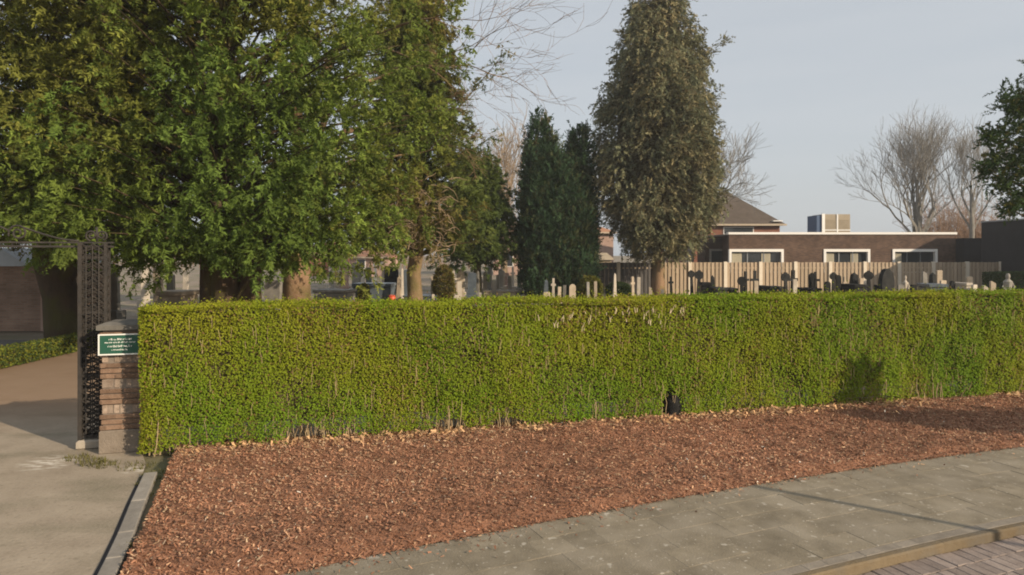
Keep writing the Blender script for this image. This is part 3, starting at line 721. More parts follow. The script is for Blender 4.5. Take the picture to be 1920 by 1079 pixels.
def crown_boughs(rng, z0, z1, rfun, nb, clumps, sprays, leaves, ll, lw, pal, slen=0.20, sig=0.56, down=0.5, back=0.8, tmin=0.4, rise=0.3, zpow=1.0, tuft=7):
    """boughs from a trunk axis (local origin) out to an envelope, hung with sprays; returns tri verts, colours, wood segs"""
    C, A, K, segs = [], [], [], []
    pal = np.array(sorted(pal, key=lambda q: q[0]/q[1])); npal = len(pal)-1; sd = int(rng.integers(1000))
    for i in range(nb):
        th = (2*math.pi*((i*0.7548776662) % 1.0) + rng.normal(0, .08)) % (2*math.pi)
        if math.sin(th) > 0.25 and rng.uniform() > back: continue        # fewer on the side away from the road
        ze = z0 + (z1-z0)*((i*0.5698402910 + rng.normal(0, .01)) % 1.0)**zpow; R = rfun((ze-z0)/(z1-z0), th)*rng.uniform(.8, 1.06)*(1.05 - .22*max(0., float(wob(th*3.2, ze, sd+1, 1.7, 2))))
        zs = max(z0*0.8, ze - R*rise - rng.uniform(0, .6))
        e = np.array([R*math.cos(th), R*math.sin(th), ze]); s = np.array([0, 0, zs]); m = (s+e)/2 + np.array([0, 0, .14*R])
        out = np.array([math.cos(th), math.sin(th), 0]); ci = (npal*np.clip(.5 + .7*wob(R*math.cos(th), ze, sd, .7, 2) + .7*((ze-z0)/(z1-z0) - .25) + rng.normal(0, .12), 0, 1)); c_lo = int(min(ci, npal-1)); ck = (pal[c_lo] + (pal[c_lo+1]-pal[c_lo])*(ci-c_lo))*rng.uniform(.88, 1.12)
        prev = s
        for t in np.linspace(.2, 1, 5):
            p = (1-t)**2*s + 2*t*(1-t)*m + t*t*e; segs.append((*prev, *p, .05*(1.15-t)+.006, .05*(1.0-t)+.005)); prev = p
        for t in np.linspace(tmin, 1.0, clumps):
            p = (1-t)**2*s + 2*t*(1-t)*m + t*t*e + rng.normal(0, .14 + .12*t, 3)
            cr = sig*(.75 + .6*t)*rng.uniform(.7, 1.25); ck2 = ck*rng.uniform(.82, 1.2)
            for k in range(max(2, sprays//tuft)):                       # tufts: fans of shoots sharing one heading
                g = rng.normal(0, 1, 3) + out*.9 + np.array([0, 0, .25]); g = g/np.linalg.norm(g); o = g*cr*rng.uniform(.5, 1.05); o[2] = o[2]*1.15
                d = g*.7 + out*rng.uniform(.0, .5) + np.array([0, 0, -down*rng.uniform(.0, 1.8)]) + rng.normal(0, .25, 3); d = d/np.linalg.norm(d)
                ct = ck2*rng.uniform(.78, 1.24)
                for m_ in range(tuft):
                    C.append(p + o + rng.normal(0, .075, 3) - d*.08); A.append(d + rng.normal(0, .3, 3)); K.append(ct*rng.uniform(.92, 1.08))
    C = np.array(C); A = np.array(A); K = np.array(K)
    v, c = leaf_tris(C, A, leaves, slen, ll, lw, K, rng, amin=10, amax=75, vjit=.45)
    return v, c, segs

def rprof(table):
    zs = [a for a, _ in table]; rs = [b for _, b in table]
    return lambda z, th=0: float(np.interp(z, zs, rs))

def trunk(mb, pts, radii, k=10): mb.tube(pts, radii, k)

def yew(name, label, loc, z0, z1, rf, nb, pal, bark, trunk_fn, seed, clumps=4, sprays=42, leaves=9, ll=.125, lw=.042, group=None, **kw):
    rng = np.random.default_rng(seed)
    t = empty(name, loc); tag(t, label, 'tree', group)
    v, c, segs = crown_boughs(rng, z0, z1, rf, nb, clumps, sprays, leaves, ll, lw, pal, **kw)
    tag(link('crown', np_mesh('crown', v, 3, c), M['needle'], t), kind='stuff')
    tag(link('branches', tubes_np('branches', segs, 5), M['bark_yew'], t), kind='stuff')
    mb = MB(); trunk_fn(mb); mb.build('trunk', bark, t, smooth=True)
    return t

OLIVE = [(.195,.172,.034),(.215,.178,.036),(.165,.168,.034),(.225,.170,.040),(.140,.160,.034)]
GREEN = [(.130,.186,.035),(.150,.202,.039),(.110,.166,.035),(.168,.200,.041),(.138,.184,.041)]
MIXED = [(.140,.162,.040),(.180,.160,.046),(.108,.146,.038),(.215,.170,.052),(.120,.152,.040)]

# tree A: far left, olive
pA = G(112, 642)
def tA(mb):
    trunk(mb, [(.25,0,-.05),(.12,0,.4),(.0,.05,1.2),(-.25,.05,2.2),(-.35,.1,3.4),(-.2,.1,6),(-.1,0,9)], [.56,.47,.43,.45,.36,.25,.1])
    trunk(mb, [(-.1,0,1.4),(.3,.1,2.2),(.8,.1,3.0),(1.3,.2,4.2)], [.3,.26,.2,.1])
yew('yew_tree', 'olive-brown yew with a thick leaning trunk behind the iron gate', (pA.x, pA.y, 0), 3.05, 12.0,
    rprof([(0,2.9),(.12,3.9),(.35,4.6),(.6,4.3),(.85,3.0),(1,.8)]), 250, OLIVE, M['bark_yew'], tA, 101, zpow=1.25)
# tree B: the big green yew in the middle-left
def tB(mb):
    trunk(mb, [(-.1,0,-.05),(-.1,0,.8),(-.15,0,1.6),(-.2,0,2.6),(-.1,0,5),(0,0,9)], [.62,.52,.47,.42,.3,.1])
    trunk(mb, [(.55,.1,-.05),(.5,.1,.8),(.45,.1,1.6),(.75,.1,2.8),(1.2,.2,4.6)], [.42,.36,.34,.26,.14])
    trunk(mb, [(.1,-.3,-.05),(.1,-.3,1.2),(.0,-.25,2.6),(-.2,-.2,4.2)], [.36,.32,.28,.12])
    trunk(mb, [(.42,-.48,.9),(.50,-.50,1.35),(.66,-.50,1.62),(.78,-.5,2.1)], [.055,.05,.045,.035], 7)
yB = 16.6
yew('yew_tree', 'broad dark green yew on a thick many-stemmed trunk behind the hedge', (XP(425, yB), yB, 0), 2.35, 12.5,
    rprof([(0,3.4),(.1,4.3),(.3,4.8),(.5,4.8),(.75,4.2),(.92,2.6),(1,.6)]), 310, GREEN+[(.185,.195,.042)], M['bark_yew'], tB, 102, zpow=1.22)
# tree C: mixed yew to the right, thinner, with bare brownish twigs
def tC(mb):
    trunk(mb, [(0,0,-.05),(.0,0,.8),(-.05,0,1.6),(.15,0,3),(.2,0,8),(0,0,14)], [.36,.29,.27,.25,.18,.06])
yC = 26.0
yew('yew_tree', 'loose mixed green and brown yew with a short orange-brown trunk', (XP(778, yC), yC, 0), 2.7, 14.0,
    rprof([(0,2.5),(.1,2.7),(.25,2.3),(.45,1.5),(.65,.95),(.85,.5),(1,.1)]), 330, MIXED, M['bark_warm'], tC, 103, ll=.16, lw=.048, clumps=5, sprays=18, leaves=10, tmin=.35, down=.5)
# tree D: the small green conifer right of it
yD = 36.0
def tD(mb): trunk(mb, [(0,0,-.05),(0,0,1.5),(0,0,6)], [.24,.2,.06])
yew('conifer_tree', 'small bright green conifer at the right edge of the yews', (XP(895, yD), yD, 0), 2.1, 7.2,
    rprof([(0,1.6),(.2,1.9),(.5,1.6),(.8,1.0),(1,.2)]), 200, [(.105,.145,.036),(.125,.158,.038),(.090,.130,.036)], M['bark_yew'], tD, 104, ll=.18, lw=.06, clumps=4, sprays=14, leaves=10, down=.2)
# branch tips poking out of tree C towards the sky
def shoots(parent_loc, spec, pal, seed, name, label):
    rng = np.random.default_rng(seed); C, A, K, segs = [], [], [], []
    for (p0, p1, n) in spec:
        p0 = np.array(p0); p1 = np.array(p1); prev = p0
        for i, t in enumerate(np.linspace(0, 1, n)):
            p = p0 + (p1-p0)*t + np.array([0, 0, -.25*t*(1-t)]); 
            if i: segs.append((*prev, *p, .03*(1.1-t)+.006, .03*(1-t)+.006))
            prev = p
            for k in range(14 if t > .15 else 4):
                d = (p1-p0)/np.linalg.norm(p1-p0) + rng.normal(0, .55, 3) + np.array([0, 0, -.35])
                C.append(p + rng.normal(0, .13, 3)); A.append(d); K.append(np.array(pal[rng.integers(len(pal))]))
    v, c = leaf_tris(np.array(C), np.array(A), 10, .34, .14, .045, np.array(K), rng)
    return v, c, segs
trC = [o for o in bpy.data.objects if o.name == 'yew_tree.002'][0]
def relC(px, py, dy=0): p = W(px, py, yC+dy); return (p.x - trC.location.x, p.y - trC.location.y, p.z)
v, c, segs = shoots(None, [(relC(800,270,-1.2), relC(945,100,-1.2), 9), (relC(800,330,-1.4), relC(925,255,-1.4), 7), (relC(830,420,-1.2), relC(905,385,-1.2), 5), (relC(720,90,-1), relC(835,-5,-1), 7), (relC(790,150,-1), relC(850,120,-1), 5)], MIXED, 55, 'shoots', '')
tag(link('outer_boughs', np_mesh('outer_boughs', v, 3, c), M['needle'], trC), kind='stuff')
tag(link('outer_branches', tubes_np('outer_branches', segs, 5), M['bark_yew'], trC), kind='stuff')
# tangled bare tan twigs low in tree C
rng = np.random.default_rng(66); segs = []
for i in range(150):
    b = W(rng.uniform(725, 850), rng.uniform(330, 480), yC - 2.3 - rng.uniform(0, .5)); p = np.array([b.x-trC.location.x, b.y-trC.location.y, b.z])
    d = unit(np.array([rng.normal(0, 1), rng.normal(0, .3), rng.normal(-.1, .6)]))
    for j in range(4):
        q = p + d*rng.uniform(.12, .25); segs.append((*p, *q, .014-.002*j, .012-.002*j)); p = q; d = unit(d + rng.normal(0, .35, 3) + np.array([0,0,-.15]))
tag(link('bare_twigs', tubes_np('bare_twigs', segs, 4), M['bark_tan'], trC), kind='stuff')

# ---- big Lawson cypress with a brownish tinge
def lobed(rng, prof, z0, z1, nclump, pal, cr, sprays, leaves, slen, ll, lw, up, seed, inner=0.55, back=.55, lump_amp=.14):
    C, A, K = [], [], []; pal = np.array(pal)
    zz = np.linspace(0, 1, 200); wts = np.array([prof(z) + .12 for z in zz]); cdf = np.cumsum(wts)/wts.sum()
    for i in range(nclump):
        zr = float(np.interp(rng.uniform(), cdf, zz)); th = rng.uniform(0, 2*math.pi)
        if math.sin(th) > .25 and rng.uniform() > back: continue
        lump = 1 + lump_amp*math.sin(3*th + 9*zr + seed) + lump_amp*.7*math.sin(7*th - 17*zr)
        R = prof(zr)*lump*(rng.uniform(.88, 1.09) if rng.uniform() < .75 else rng.uniform(inner, .92))
        out = np.array([math.cos(th), math.sin(th), 0]); p = out*R + np.array([0, 0, z0 + (z1-z0)*zr]); ck = pal[rng.integers(len(pal))]*rng.uniform(.66, 1.3); d0 = rng.normal(0, .38, 3)
        for k in range(sprays):
            o = rng.normal(0, cr, 3); d = out*rng.uniform(.1, .8) + np.array([0, 0, up*rng.uniform(.2, 1.2)]) + d0 + rng.normal(0, .2, 3)
            C.append(p + o); A.append(d); K.append(ck*rng.uniform(.85, 1.15))
    return leaf_tris(np.array(C), np.array(A), leaves, slen, ll, lw, np.array(K), rng, droop=.1)
yF = 36.4; rng = np.random.default_rng(201); zt = ZP(-14, yF); zb = ZP(478, yF)
def pF(zr):
    py = 478 + (-14-478)*zr
    return float(np.interp(py, [-14,0,40,80,130,200,300,400,450,478], [12,32,46,62,78,92,99,88,64,26]))*yF/F
fT = empty('cypress_tree', (XP(1234, yF), yF, 0)); tag(fT, 'tall bronze-green cypress rising above the hedge in front of the timber fence', 'tree')
v, c = lobed(rng, pF, zb, zt, 2700, [(.255,.230,.130),(.290,.252,.138),(.215,.214,.122),(.182,.194,.114),(.235,.222,.125),(.170,.184,.110)], .22, 9, 12, .38, .165, .062, -.75, 1.0, lump_amp=.12)
tag(link('crown', np_mesh('crown', v, 3, c), M['needle'], fT), kind='stuff')
mb = MB(); trunk(mb, [(0,0,-.05),(0,0,.6),(.03,0,1.6),(0,0,4),(0,0,11)], [.46,.38,.34,.28,.08]); mb.build('trunk', M['bark_warm'], fT, smooth=True)
mb = MB(); 
prof = [(max(.05, pF(t)*.8), zb + .25 + (zt-zb-.6)*t) for t in np.linspace(0, 1, 14)]; mb.lathe(prof, 14)
mb.build('inner_twigs', M['twig_dark'], fT, smooth=True)
v, c, segs = shoots(None, [((1.9,-1.0,ZP(120,yF)), (XP(1348,yF)-XP(1234,yF),-1.0,ZP(85,yF)), 6), ((-1.6,-1.2,ZP(90,yF)), (XP(1160,yF)-XP(1234,yF),-1.2,ZP(72,yF)), 4), ((.2,-.4,ZP(20,yF)), (-.35,-.4,ZP(-12,yF)), 4)], [(.22,.19,.09),(.18,.175,.085)], 56, '', '')
tag(link('outer_boughs', np_mesh('outer_boughs', v, 3, c), M['needle'], fT), kind='stuff')

# ---- twin Irish yews (two upright plumes)
def irish(label, px, spires, seed, Y):
    rng = np.random.default_rng(seed); x0 = XP(px, Y); t = empty('upright_yew', (x0, Y, 0)); tag(t, label, 'tree', 'pair of upright yews')
    V, Cc = [], []
    core = MB()
    for (sx, ytop, ybot, rpx, dy) in spires:
        zt = ZP(ytop, Y); zb = max(.12, ZP(ybot, Y)); r = rpx*Y/F
        pf = rprof([(0,r*.55),(.12,r*.95),(.45,r),(.72,r*.95),(.88,r*.6),(1,.04)])
        v, c = lobed(rng, pf, zb, zt, int(100*(zt-zb)*r), [(.042,.080,.040),(.050,.090,.042),(.036,.070,.036),(.080,.095,.042)], .12, 8, 10, .44, .18, .055, 1.9, seed+sx, back=.5, lump_amp=.07)
        off = np.array([XP(sx, Y)-x0, dy, 0]); V.append(v + off); Cc.append(c)
        core.lathe([(max(.02, pf(q)*.6), zb + (zt-zb)*.93*q) for q in np.linspace(0, 1, 8)], 10, off[0], off[1])
    tag(link('crown', np_mesh('crown', np.concatenate(V), 3, np.concatenate(Cc)), M['needle'], t), kind='stuff')
    core.build('inner_twigs', M['twig_dark'], t, smooth=True)
    mb = MB(); trunk(mb, [(0,0,-.05),(0,0,.8),(0,0,2)], [.3,.24,.2]); mb.build('trunk', M['bark_yew'], t, smooth=True); return t
irish('left, taller dark plume of the paired upright yews', 1012, [(1006,214,558,22,0),(1026,226,556,20,.3),(994,300,552,15,-.4),(1037,285,558,15,-.3),(980,420,500,7,-.2),(1012,335,560,27,-.5),(1047,290,558,20,.1),(1046,310,558,28,-.35)], 301, 35.4)
irish('right, lower dark plume of the paired upright yews', 1083, [(1094,244,552,16,0),(1077,252,556,16,.3),(1066,300,558,13,-.3),(1102,330,545,11,-.2),(1084,355,558,24,-.5),(1058,310,558,20,.2),(1058,305,558,28,-.4)], 302, 35.8)

# ---- evergreen entering the frame on the right
yE = 17.0; rng = np.random.default_rng(401)
eT = empty('evergreen_tree', (XP(2010, yE), yE, 0)); tag(eT, 'dark green evergreen with clumped boughs entering at the right edge', 'tree')
C, A, K = [], [], []
pads = [(1905,195,34),(1930,170,40),(1880,262,38),(1915,240,40),(1868,300,26),(1905,320,42),(1945,280,50),(1880,345,30),(1920,380,38),(1895,392,20),(1960,350,60),(1990,240,70),(2010,150,60),(2060,300,80),(2000,420,60),(2090,200,70),(2020,80,50),(1925,300,40),(1912,205,26),(1858,255,14),(1850,322,12),(1948,205,40)]
for (px, py, rp) in pads:
    for k in range(int(2.2*rp)):
        dyy = rng.uniform(-1.3, 1.0); p = W(px + rng.normal(0, rp*.5), py + rng.normal(0, rp*.30), yE + dyy*min(1, rp/40))
        C.append((p.x-eT.location.x, p.y-eT.location.y, p.z)); A.append((rng.normal(-.35, .6), rng.normal(-.2, .6), rng.normal(.15, .5))); K.append(np.array([(.045,.078,.030),(.058,.095,.032),(.080,.108,.032),(.125,.120,.036)][rng.choice(4, p=[.4,.32,.18,.10])]))
v, c = leaf_tris(np.array(C), np.array(A), 22, .30, .10, .036, np.array(K), rng, vjit=.6)
tag(link('crown', np_mesh('crown', v, 3, c), M['needle'], eT), kind='stuff')
mb = MB(); trunk(mb, [(0,0,-.05),(0,0,2),(-.1,0,4),(.1,0,6.5)], [.24,.2,.15,.05]); mb.build('trunk', M['bark_yew'], eT, smooth=True)
mb = MB()
for (px, py, rp) in pads:
    p = W(px, py, yE); mb.tube([(0, 0, max(1.6, p.z-1.0)), ((p.x-eT.location.x)*.6, 0, p.z-.35), (p.x-eT.location.x, 0, p.z)], [.06, .035, .012], 5)
mb.build('branches', M['bark_yew'], eT)

# ------------------------------------------------------------------ bare trees
def grow(rng, segs, p, d, L, r, depth, nch=3, spread=.55, up=.12, wig=.16, ratio=.7):
    n = 4; q = np.array(p); dd = np.array(d)
    kids = []
    for i in range(n):
        dd = unit(dd + rng.normal(0, wig, 3) + np.array([0, 0, up*.4])); q2 = q + dd*L/n
        ra = r*(1 - .42*i/n); rb = r*(1 - .42*(i+1)/n); segs.append((*q, *q2, ra, rb)); q = q2
        if i >= 1: kids.append((q.copy(), dd.copy(), rb))
    if depth == 0: return
    for k in range(nch):
        b, bd, br = kids[-1] if k == 0 else kids[rng.integers(len(kids))]
        ax = unit(rng.normal(0, 1, 3)); ax = unit(ax - bd*np.dot(ax, bd)); s = spread*rng.uniform(.5, 1.3)*(.5 if k == 0 else 1)
        nd = unit(bd*math.cos(s) + ax*math.sin(s) + np.array([0, 0, up])); grow(rng, segs, b, nd, L*ratio*rng.uniform(.8, 1.15), max(.006, br*(.8 if k == 0 else .58)), depth-1, nch, spread, up, wig, ratio)
def bare_tree(label, loc, h, r, seed, bark, nlimbs=5, depth=4, nch=3, spread=.5, up=.12, t0=.2, limbs=None, name='bare_tree', group=None, minr=.006):
    rng = np.random.default_rng(seed); t = empty(name, loc); tag(t, label, 'tree', group); segs = []
    mb = MB(); hb = h*t0
    trunk(mb, [(0,0,-.05),(0,0,hb*.5),(rng.normal(0,.08),rng.normal(0,.08),hb),(rng.normal(0,.15),0,h*.55)], [r*1.25,r,r*.85,r*.35]); mb.build('trunk', bark, t, smooth=True)
    if limbs:
        for (p, d, L, rr_) in limbs: grow(rng, segs, p, unit(np.array(d)), L, rr_, depth, nch, spread, up)
    else:
        for i in range(nlimbs):
            a = 2.4*i + rng.uniform(-.3, .3); tilt = .08 + .58*((i*.618) % 1.0) if i else .04
            z = hb*rng.uniform(.75, 1.2); d = np.array([math.cos(a)*math.sin(tilt), math.sin(a)*math.sin(tilt), math.cos(tilt)])
            grow(rng, segs, (0, 0, z), d, h*.255*rng.uniform(.8, 1.1), r*.5, depth, nch, spread, up)
    S = np.array(segs); S[:, 6:8] = np.maximum(S[:, 6:8], minr)
    tag(link('branches', tubes_np('branches', S, 3), bark, t), kind='stuff'); return t
bt = 'bare trees beyond the cemetery'
bare_tree('round-crowned bare tree behind the flat roof, left of the pair', (XP(1722,66), 66, 0), ZP(190,66), .30, 24, M['bark_grey'], 12, 4, 4, .45, .16, .25, group=bt, minr=.009)
bare_tree('slim bare tree behind the flat roof, right of the pair', (XP(1822,64), 64, 0), ZP(188,64), .24, 25, M['bark_grey'], 6, 4, 4, .34, .28, .3, group=bt, minr=.009)
bare_tree('bare tree showing behind the right side of the bronze cypress', (XP(1292,50), 50, 0), ZP(150,50), .3, 13, M['bark_grey'], 9, 4, 4, .5, .06, .2, group=bt, minr=.011)
bare_tree('pale tan bare tree between the yews and the upright yews', (XP(945,58), 58, 0), ZP(195,58), .28, 14, M['bark_tan'], 6, 4, 4, .4, .12, .2, group=bt, minr=.013)
bare_tree('second pale bare tree low behind the small green conifer', (XP(985,74), 74, 0), ZP(270,74), .28, 15, M['bark_tan'], 6, 4, 4, .45, .12, .2, group=bt, minr=.015)
# big bare tree behind the yews: its limbs reach out over the sky to the right
yG = 23.0; gx0 = XP(556, yG)
def rl(px, py, dy=0): p = W(px, py, yG+dy); return (p.x-gx0, p.y-yG, p.z)
def dirp(a, b): a = np.array(a); b = np.array(b); return (b-a), np.linalg.norm(b-a)
limbs = []
for (a, b, rr_) in ((rl(700,150), rl(860,45), .05), (rl(720,60), rl(840,-30), .045), (rl(740,230), rl(815,215), .02), (rl(690,80), rl(830,95), .03), (rl(760,290), rl(840,285), .022), (rl(600,-50), rl(760,-160), .1), (rl(540,-50), rl(420,-200), .1)):
    d, L = dirp(a, b); limbs.append((a, d, L, rr_))
tG = bare_tree('tall bare tree with thick mossy trunk whose branches reach over the sky', (gx0, yG, 0), 11.0, .42, 16, M['bark_warm'], 6, 4, 3, .5, .02, .4, limbs, minr=.004)
mb = MB()
for (a, d, L, rr_) in limbs:
    mb.tube([(0, 0, 4.0 if a[2] < 9 else 6.0), tuple(np.array(a)*np.array([.5,.5,1]) + np.array([0,0,-.3])), a], [.16, .12, rr_], 6)
mb.build('limbs', M['bark_warm'], tG, smooth=True)
# slender pale trunk behind the gate
bare_tree('slender pale trunk standing beside the gate column behind the drive', (XP(146,21), 21, 0), 8.0, .10, 17, M['stone_tan'], 4, 2, 3, .5, .1, .5)

# ------------------------------------------------------------------ timber fence with concrete posts
fA = Vector((XP(1092, 38.6), 38.6, 0)); fB = Vector((XP(1876, 40.0), 40.0, 0)); fd = (fB-fA); fl = fd.length; fa = math.atan2(fd.y, fd.x)
fence = empty('timber_fence', fA, fa); tag(fence, 'long timber board fence with pale posts behind the graves', 'fence')
board = MB().box(-.058, .058, -.011, .011, 0.05, 1.86).mesh('board'); board.materials.append(M['fence_board'])
post = MB().box(-.095, .095, -.07, .05, 0, 1.9, .01).mesh('post'); post.materials.append(M['fence_post'])
nP = 12; step = fl/nP
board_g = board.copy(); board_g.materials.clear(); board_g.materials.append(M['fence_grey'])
rail = MB().box(0.08, step-.08, -.0105, .0105, 1.5, 1.58).mesh('rail'); rail.materials.append(M['fence_board'])
for i in range(nP+1):
    link('post', post, None, fence, (i*step, -.02, 0))
    if i == nP: break
    link('rail', rail, None, fence, (i*step, 0, 0))
    nb = 16; bw = (step-.2)/nb
    for k in range(nb):
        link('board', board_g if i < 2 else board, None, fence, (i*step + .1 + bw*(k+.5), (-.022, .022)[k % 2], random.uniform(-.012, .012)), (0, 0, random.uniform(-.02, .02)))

# ------------------------------------------------------------------ flat-roofed brick building
yM = 46.0
bl = empty('flat_roof_building', (XP(1367, yM), yM, 0)); tag(bl, 'low brown brick building with white roof edge and white window surrounds', 'building')
bw = XP(1792, yM) - XP(1367, yM); bz = ZP(440, yM)
zt_w = ZP(468, yM); zs = 1.15
wins = [(0.0, XP(1469,yM)-XP(1367,yM)), (XP(1544,yM)-XP(1367,yM), XP(1631,yM)-XP(1367,yM)), (XP(1673,yM)-XP(1367,yM), XP(1757,yM)-XP(1367,yM))]
mb = MB(); mb.box(0, bw, 0, .3, 0, zs); mb.box(0, bw, 0, .3, zt_w, bz)
xs = [0] + [v_ for w_ in wins for v_ in w_] + [bw]
for i in range(0, len(xs), 2):
    if xs[i+1]-xs[i] > .05: mb.box(xs[i], xs[i+1], 0, .3, zs, zt_w)
mb.build('front_wall', M['brick_wall'], bl)
MB().box(.301, .6, .301, 9, 0, bz-.01).build('side_wall', M['brick_side_shade'], bl)
MB().box(-.06, bw+.06, -.07, .35, bz, bz+.15).build('roof_edge', M['white'], bl)
MB().box(.05, bw, .35, 12, bz-.05, bz+.05).build('roof', M['roof_felt'], bl)
MB().box(bw-.3, bw, .301, 12, 0, bz-.01).build('end_wall', M['brick_side_shade'], bl)
for i, (a, b) in enumerate(wins):
    w = empty('window', (0, 0, 0)); w.parent = bl
    fr = MB(); t = .16
    fr.box(a, b, -.06, .2, zt_w-t, zt_w+.02); fr.box(a, a+t, -.06, .2, zs, zt_w-t); fr.box(b-t, b, -.06, .2, zs, zt_w-t); fr.box(a, b, -.08, .2, zs-.06, zs)
    fr.build('frame', M['white'], w)
    MB().box(a+t, b-t, .17, .19, zs, zt_w-t).build('pane', M['glass'], w)
    n = 3
    for k in range(1, n): xx = a+t + (b-a-2*t)*k/n; MB().box(xx-.035, xx+.035, .12, .168, zs, zt_w-t).build('mullion', M['metal_grey'], w)
    for (c0, c1) in ((.03, .22), (.62, .80)) if i < 2 else ((.05, .2),):
        x0 = a+t + (b-a-2*t)*c0; x1 = a+t + (b-a-2*t)*c1; cu = MB()
        m_ = 14
        for j in range(m_): 
            xa = x0 + (x1-x0)*j/m_; xb = x0 + (x1-x0)*(j+1)/m_; oa = .14 + .012*(j % 2); cu.box(xa, xb, oa, oa+.014, zs+.02, zt_w-t-.1)
        cu.build('curtain', M['curtain'], w)
# recessed wing at its left corner, its shade painted as darker brick
yW = 48.5; wx = XP(1322, yW); ww = XP(1366, yW+.1) - wx + .35
wg = empty('recessed_wing', (wx, yW, 0)); wg.parent = bl; wg.location = (wx - bl.location.x, yW - bl.location.y, 0)
MB().box(0, ww, 0, .3, 0, bz-.2).build('wing_wall', M['brick_side_shade'], wg)
fr = MB(); a, b = .3, ww-.1
fr.box(a, b, -.06, -.002, zt_w-.1, zt_w+.05); fr.box(a, a+.14, -.06, -.002, zs, zt_w-.1); fr.build('window_frame', M['stone_grey'], wg)
MB().box(a+.14, b, -.03, -.003, zs, zt_w-.1).build('window_pane', M['glass'], wg)
# rooftop plant
yU = 52.0
un = empty('rooftop_unit', (XP(1532, yU), yU, bz+.05)); tag(un, 'beige and blue ventilation box standing on the flat roof', 'ventilation unit')
uw = XP(1594, yU)-XP(1532, yU); uz = ZP(402, yU) - bz - .05
MB().box(.42, uw, 0, 1.8, 0, uz, .02).build('housing', M['unit_beige'], un)
MB().box(0, .36, 0.05, 1.7, 0, uz-.08).build('intake_panel', M['unit_blue'], un)
lv = MB()
for k in range(9): lv.box(.60, uw-.08, -.03, -.004, .15+k*.13, .22+k*.13)
lv.build('louvres', M['unit_beige'], un)
fr = MB(); fr.box(.36, .58, -.05, .0, 0, uz+.03); fr.box((uw+.55)/2-.05, (uw+.55)/2+.05, -.05, -.003, 0, uz); fr.box(.58, uw, -.045, -.003, .42, .5); fr.build('frame', M['white'], un)

# dark extension at the right, reaching towards the cemetery
dk = empty('dark_annex', (0, 0, 0)); tag(dk, 'anthracite clad annex at the right end of the brick building', 'building')
x1 = XP(1792, 46) ; x2 = 28.6
MB().box(x1+.05, x2+3, 45.2, 50, 0, ZP(447, 45.4)).build('link_block', M['black_clad'], dk)
MB().box(x2, x2+9, 36.0, 41.6, 0, 4.25).build('tall_block', M['black_clad'], dk)
MB().box(x2+.1, x2+9, 28.0, 35.99, 0, 4.9).build('tall_block', M['black_clad'], dk)  # unseen front end, its height chosen for the shadow on the fence
MB().box(x2+6.5, x2+12, 36.2, 41.5, 4.331, 6.6).build('shade_block', M['black_clad'], dk)  # unseen block added to keep the link block in shadow
MB().box(x2-.04, x2+9.04, 36.05, 41.64, 4.25, 4.33).build('coping', M['metal_grey'], dk)
d0 = MB().box(x1+1.6, x1+2.5, 45.13, 45.197, 0, 2.2).build('door', M['glass'], dk)
MB().box(x1+1.5, x1+1.6, 45.10, 45.198, 0, 2.3).build('door_frame', M['metal_grey'], dk)
MB().lathe([(.02,0),(.16,.05),(.2,.16),(.14,.26),(.02,.28)], 12).build('wall_lamp', M['white'], dk, (x1+3.0, 45.0, 1.75))

# ------------------------------------------------------------------ houses behind
def hip_house(label, px0, px1, py_eave, py_top, Y, depth, wall, roof, ridge=0.45, name='house', over=.4, windows=()):
    x0, x1 = XP(px0, Y), XP(px1, Y); w = x1-x0; ze = ZP(py_eave, Y); zt = ZP(py_top, Y+depth*.35)
    h = empty(name, (x0, Y, 0)); tag(h, label, 'house')
    MB().box(0, w, 0, depth, 0, ze).build('walls', wall, h)
    o = over; ra = (XP(ridge, Y+depth*.35) - x0) if ridge > 1 else w*ridge
    mb = MB(); mb.add([(-o,-o,ze),(w+o,-o,ze),(w+o,depth+o,ze),(-o,depth+o,ze),(ra,depth*.35,zt),(ra,depth*.8,zt),(-o,-o,ze-.12),(w+o,-o,ze-.12),(w+o,depth+o,ze-.12),(-o,depth+o,ze-.12)],
        [(0,1,4),(1,2,5,4),(2,3,5),(3,0,4,5),(6,7,1,0),(7,8,2,1),(8,9,3,2),(9,6,0,3),(9,8,7,6)])
    r = mb.build('roof', roof, h)
    MB().box(-o-.06, w+o+.06, -o-.1, -o-.005, ze-.14, ze+.02).build('gutter', M['stone_tan'], h)
    for (wx0, wx1, wz0, wz1) in windows:
        f = MB().box(wx0-.08, wx1+.08, -.05, -.003, wz0-.08, wz1+.08).build('window', M['white'], h)
        MB().box(wx0, wx1, -.07, -.052, wz0, wz1).build('pane', M['glass'], f)
    return h, w, ze, zt, r
h, w, ze, zt, r = hip_house('brick house with brown hipped roof rising behind the flat-roofed building', 1300, 1462, 421, 357, 62, 11, M['brick_red'], M['roof_tile'], 1358, windows=((2.8,5.4,4.2,4.75),))
MB().box(w-.75, w+.1, -.45, .25, ze+.25, ze+.33).build('skylight', M['white'], h)
h, w, ze, zt, r = hip_house('pinkish brown house showing between the upright yews and the small conifer', 925, 1150, 436, 396, 78, 10, M['pink_render'], M['roof_terra'], .5, windows=((1.0,2.2,1.0,2.4),(10.2,11.4,1.0,2.4)))
h, w, ze, zt, r = hip_house('small house with orange roof glimpsed under the big yew', 655, 722, 482, 460, 70, 8, M['pink_render'], M['roof_terra'], .5, windows=((.8,1.6,.9,1.8),))
h, w, ze, zt, r = hip_house('far brick house glimpsed between the thick trunks', 575, 640, 476, 452, 74, 8, M['brick_red'], M['roof_terra'], .5)
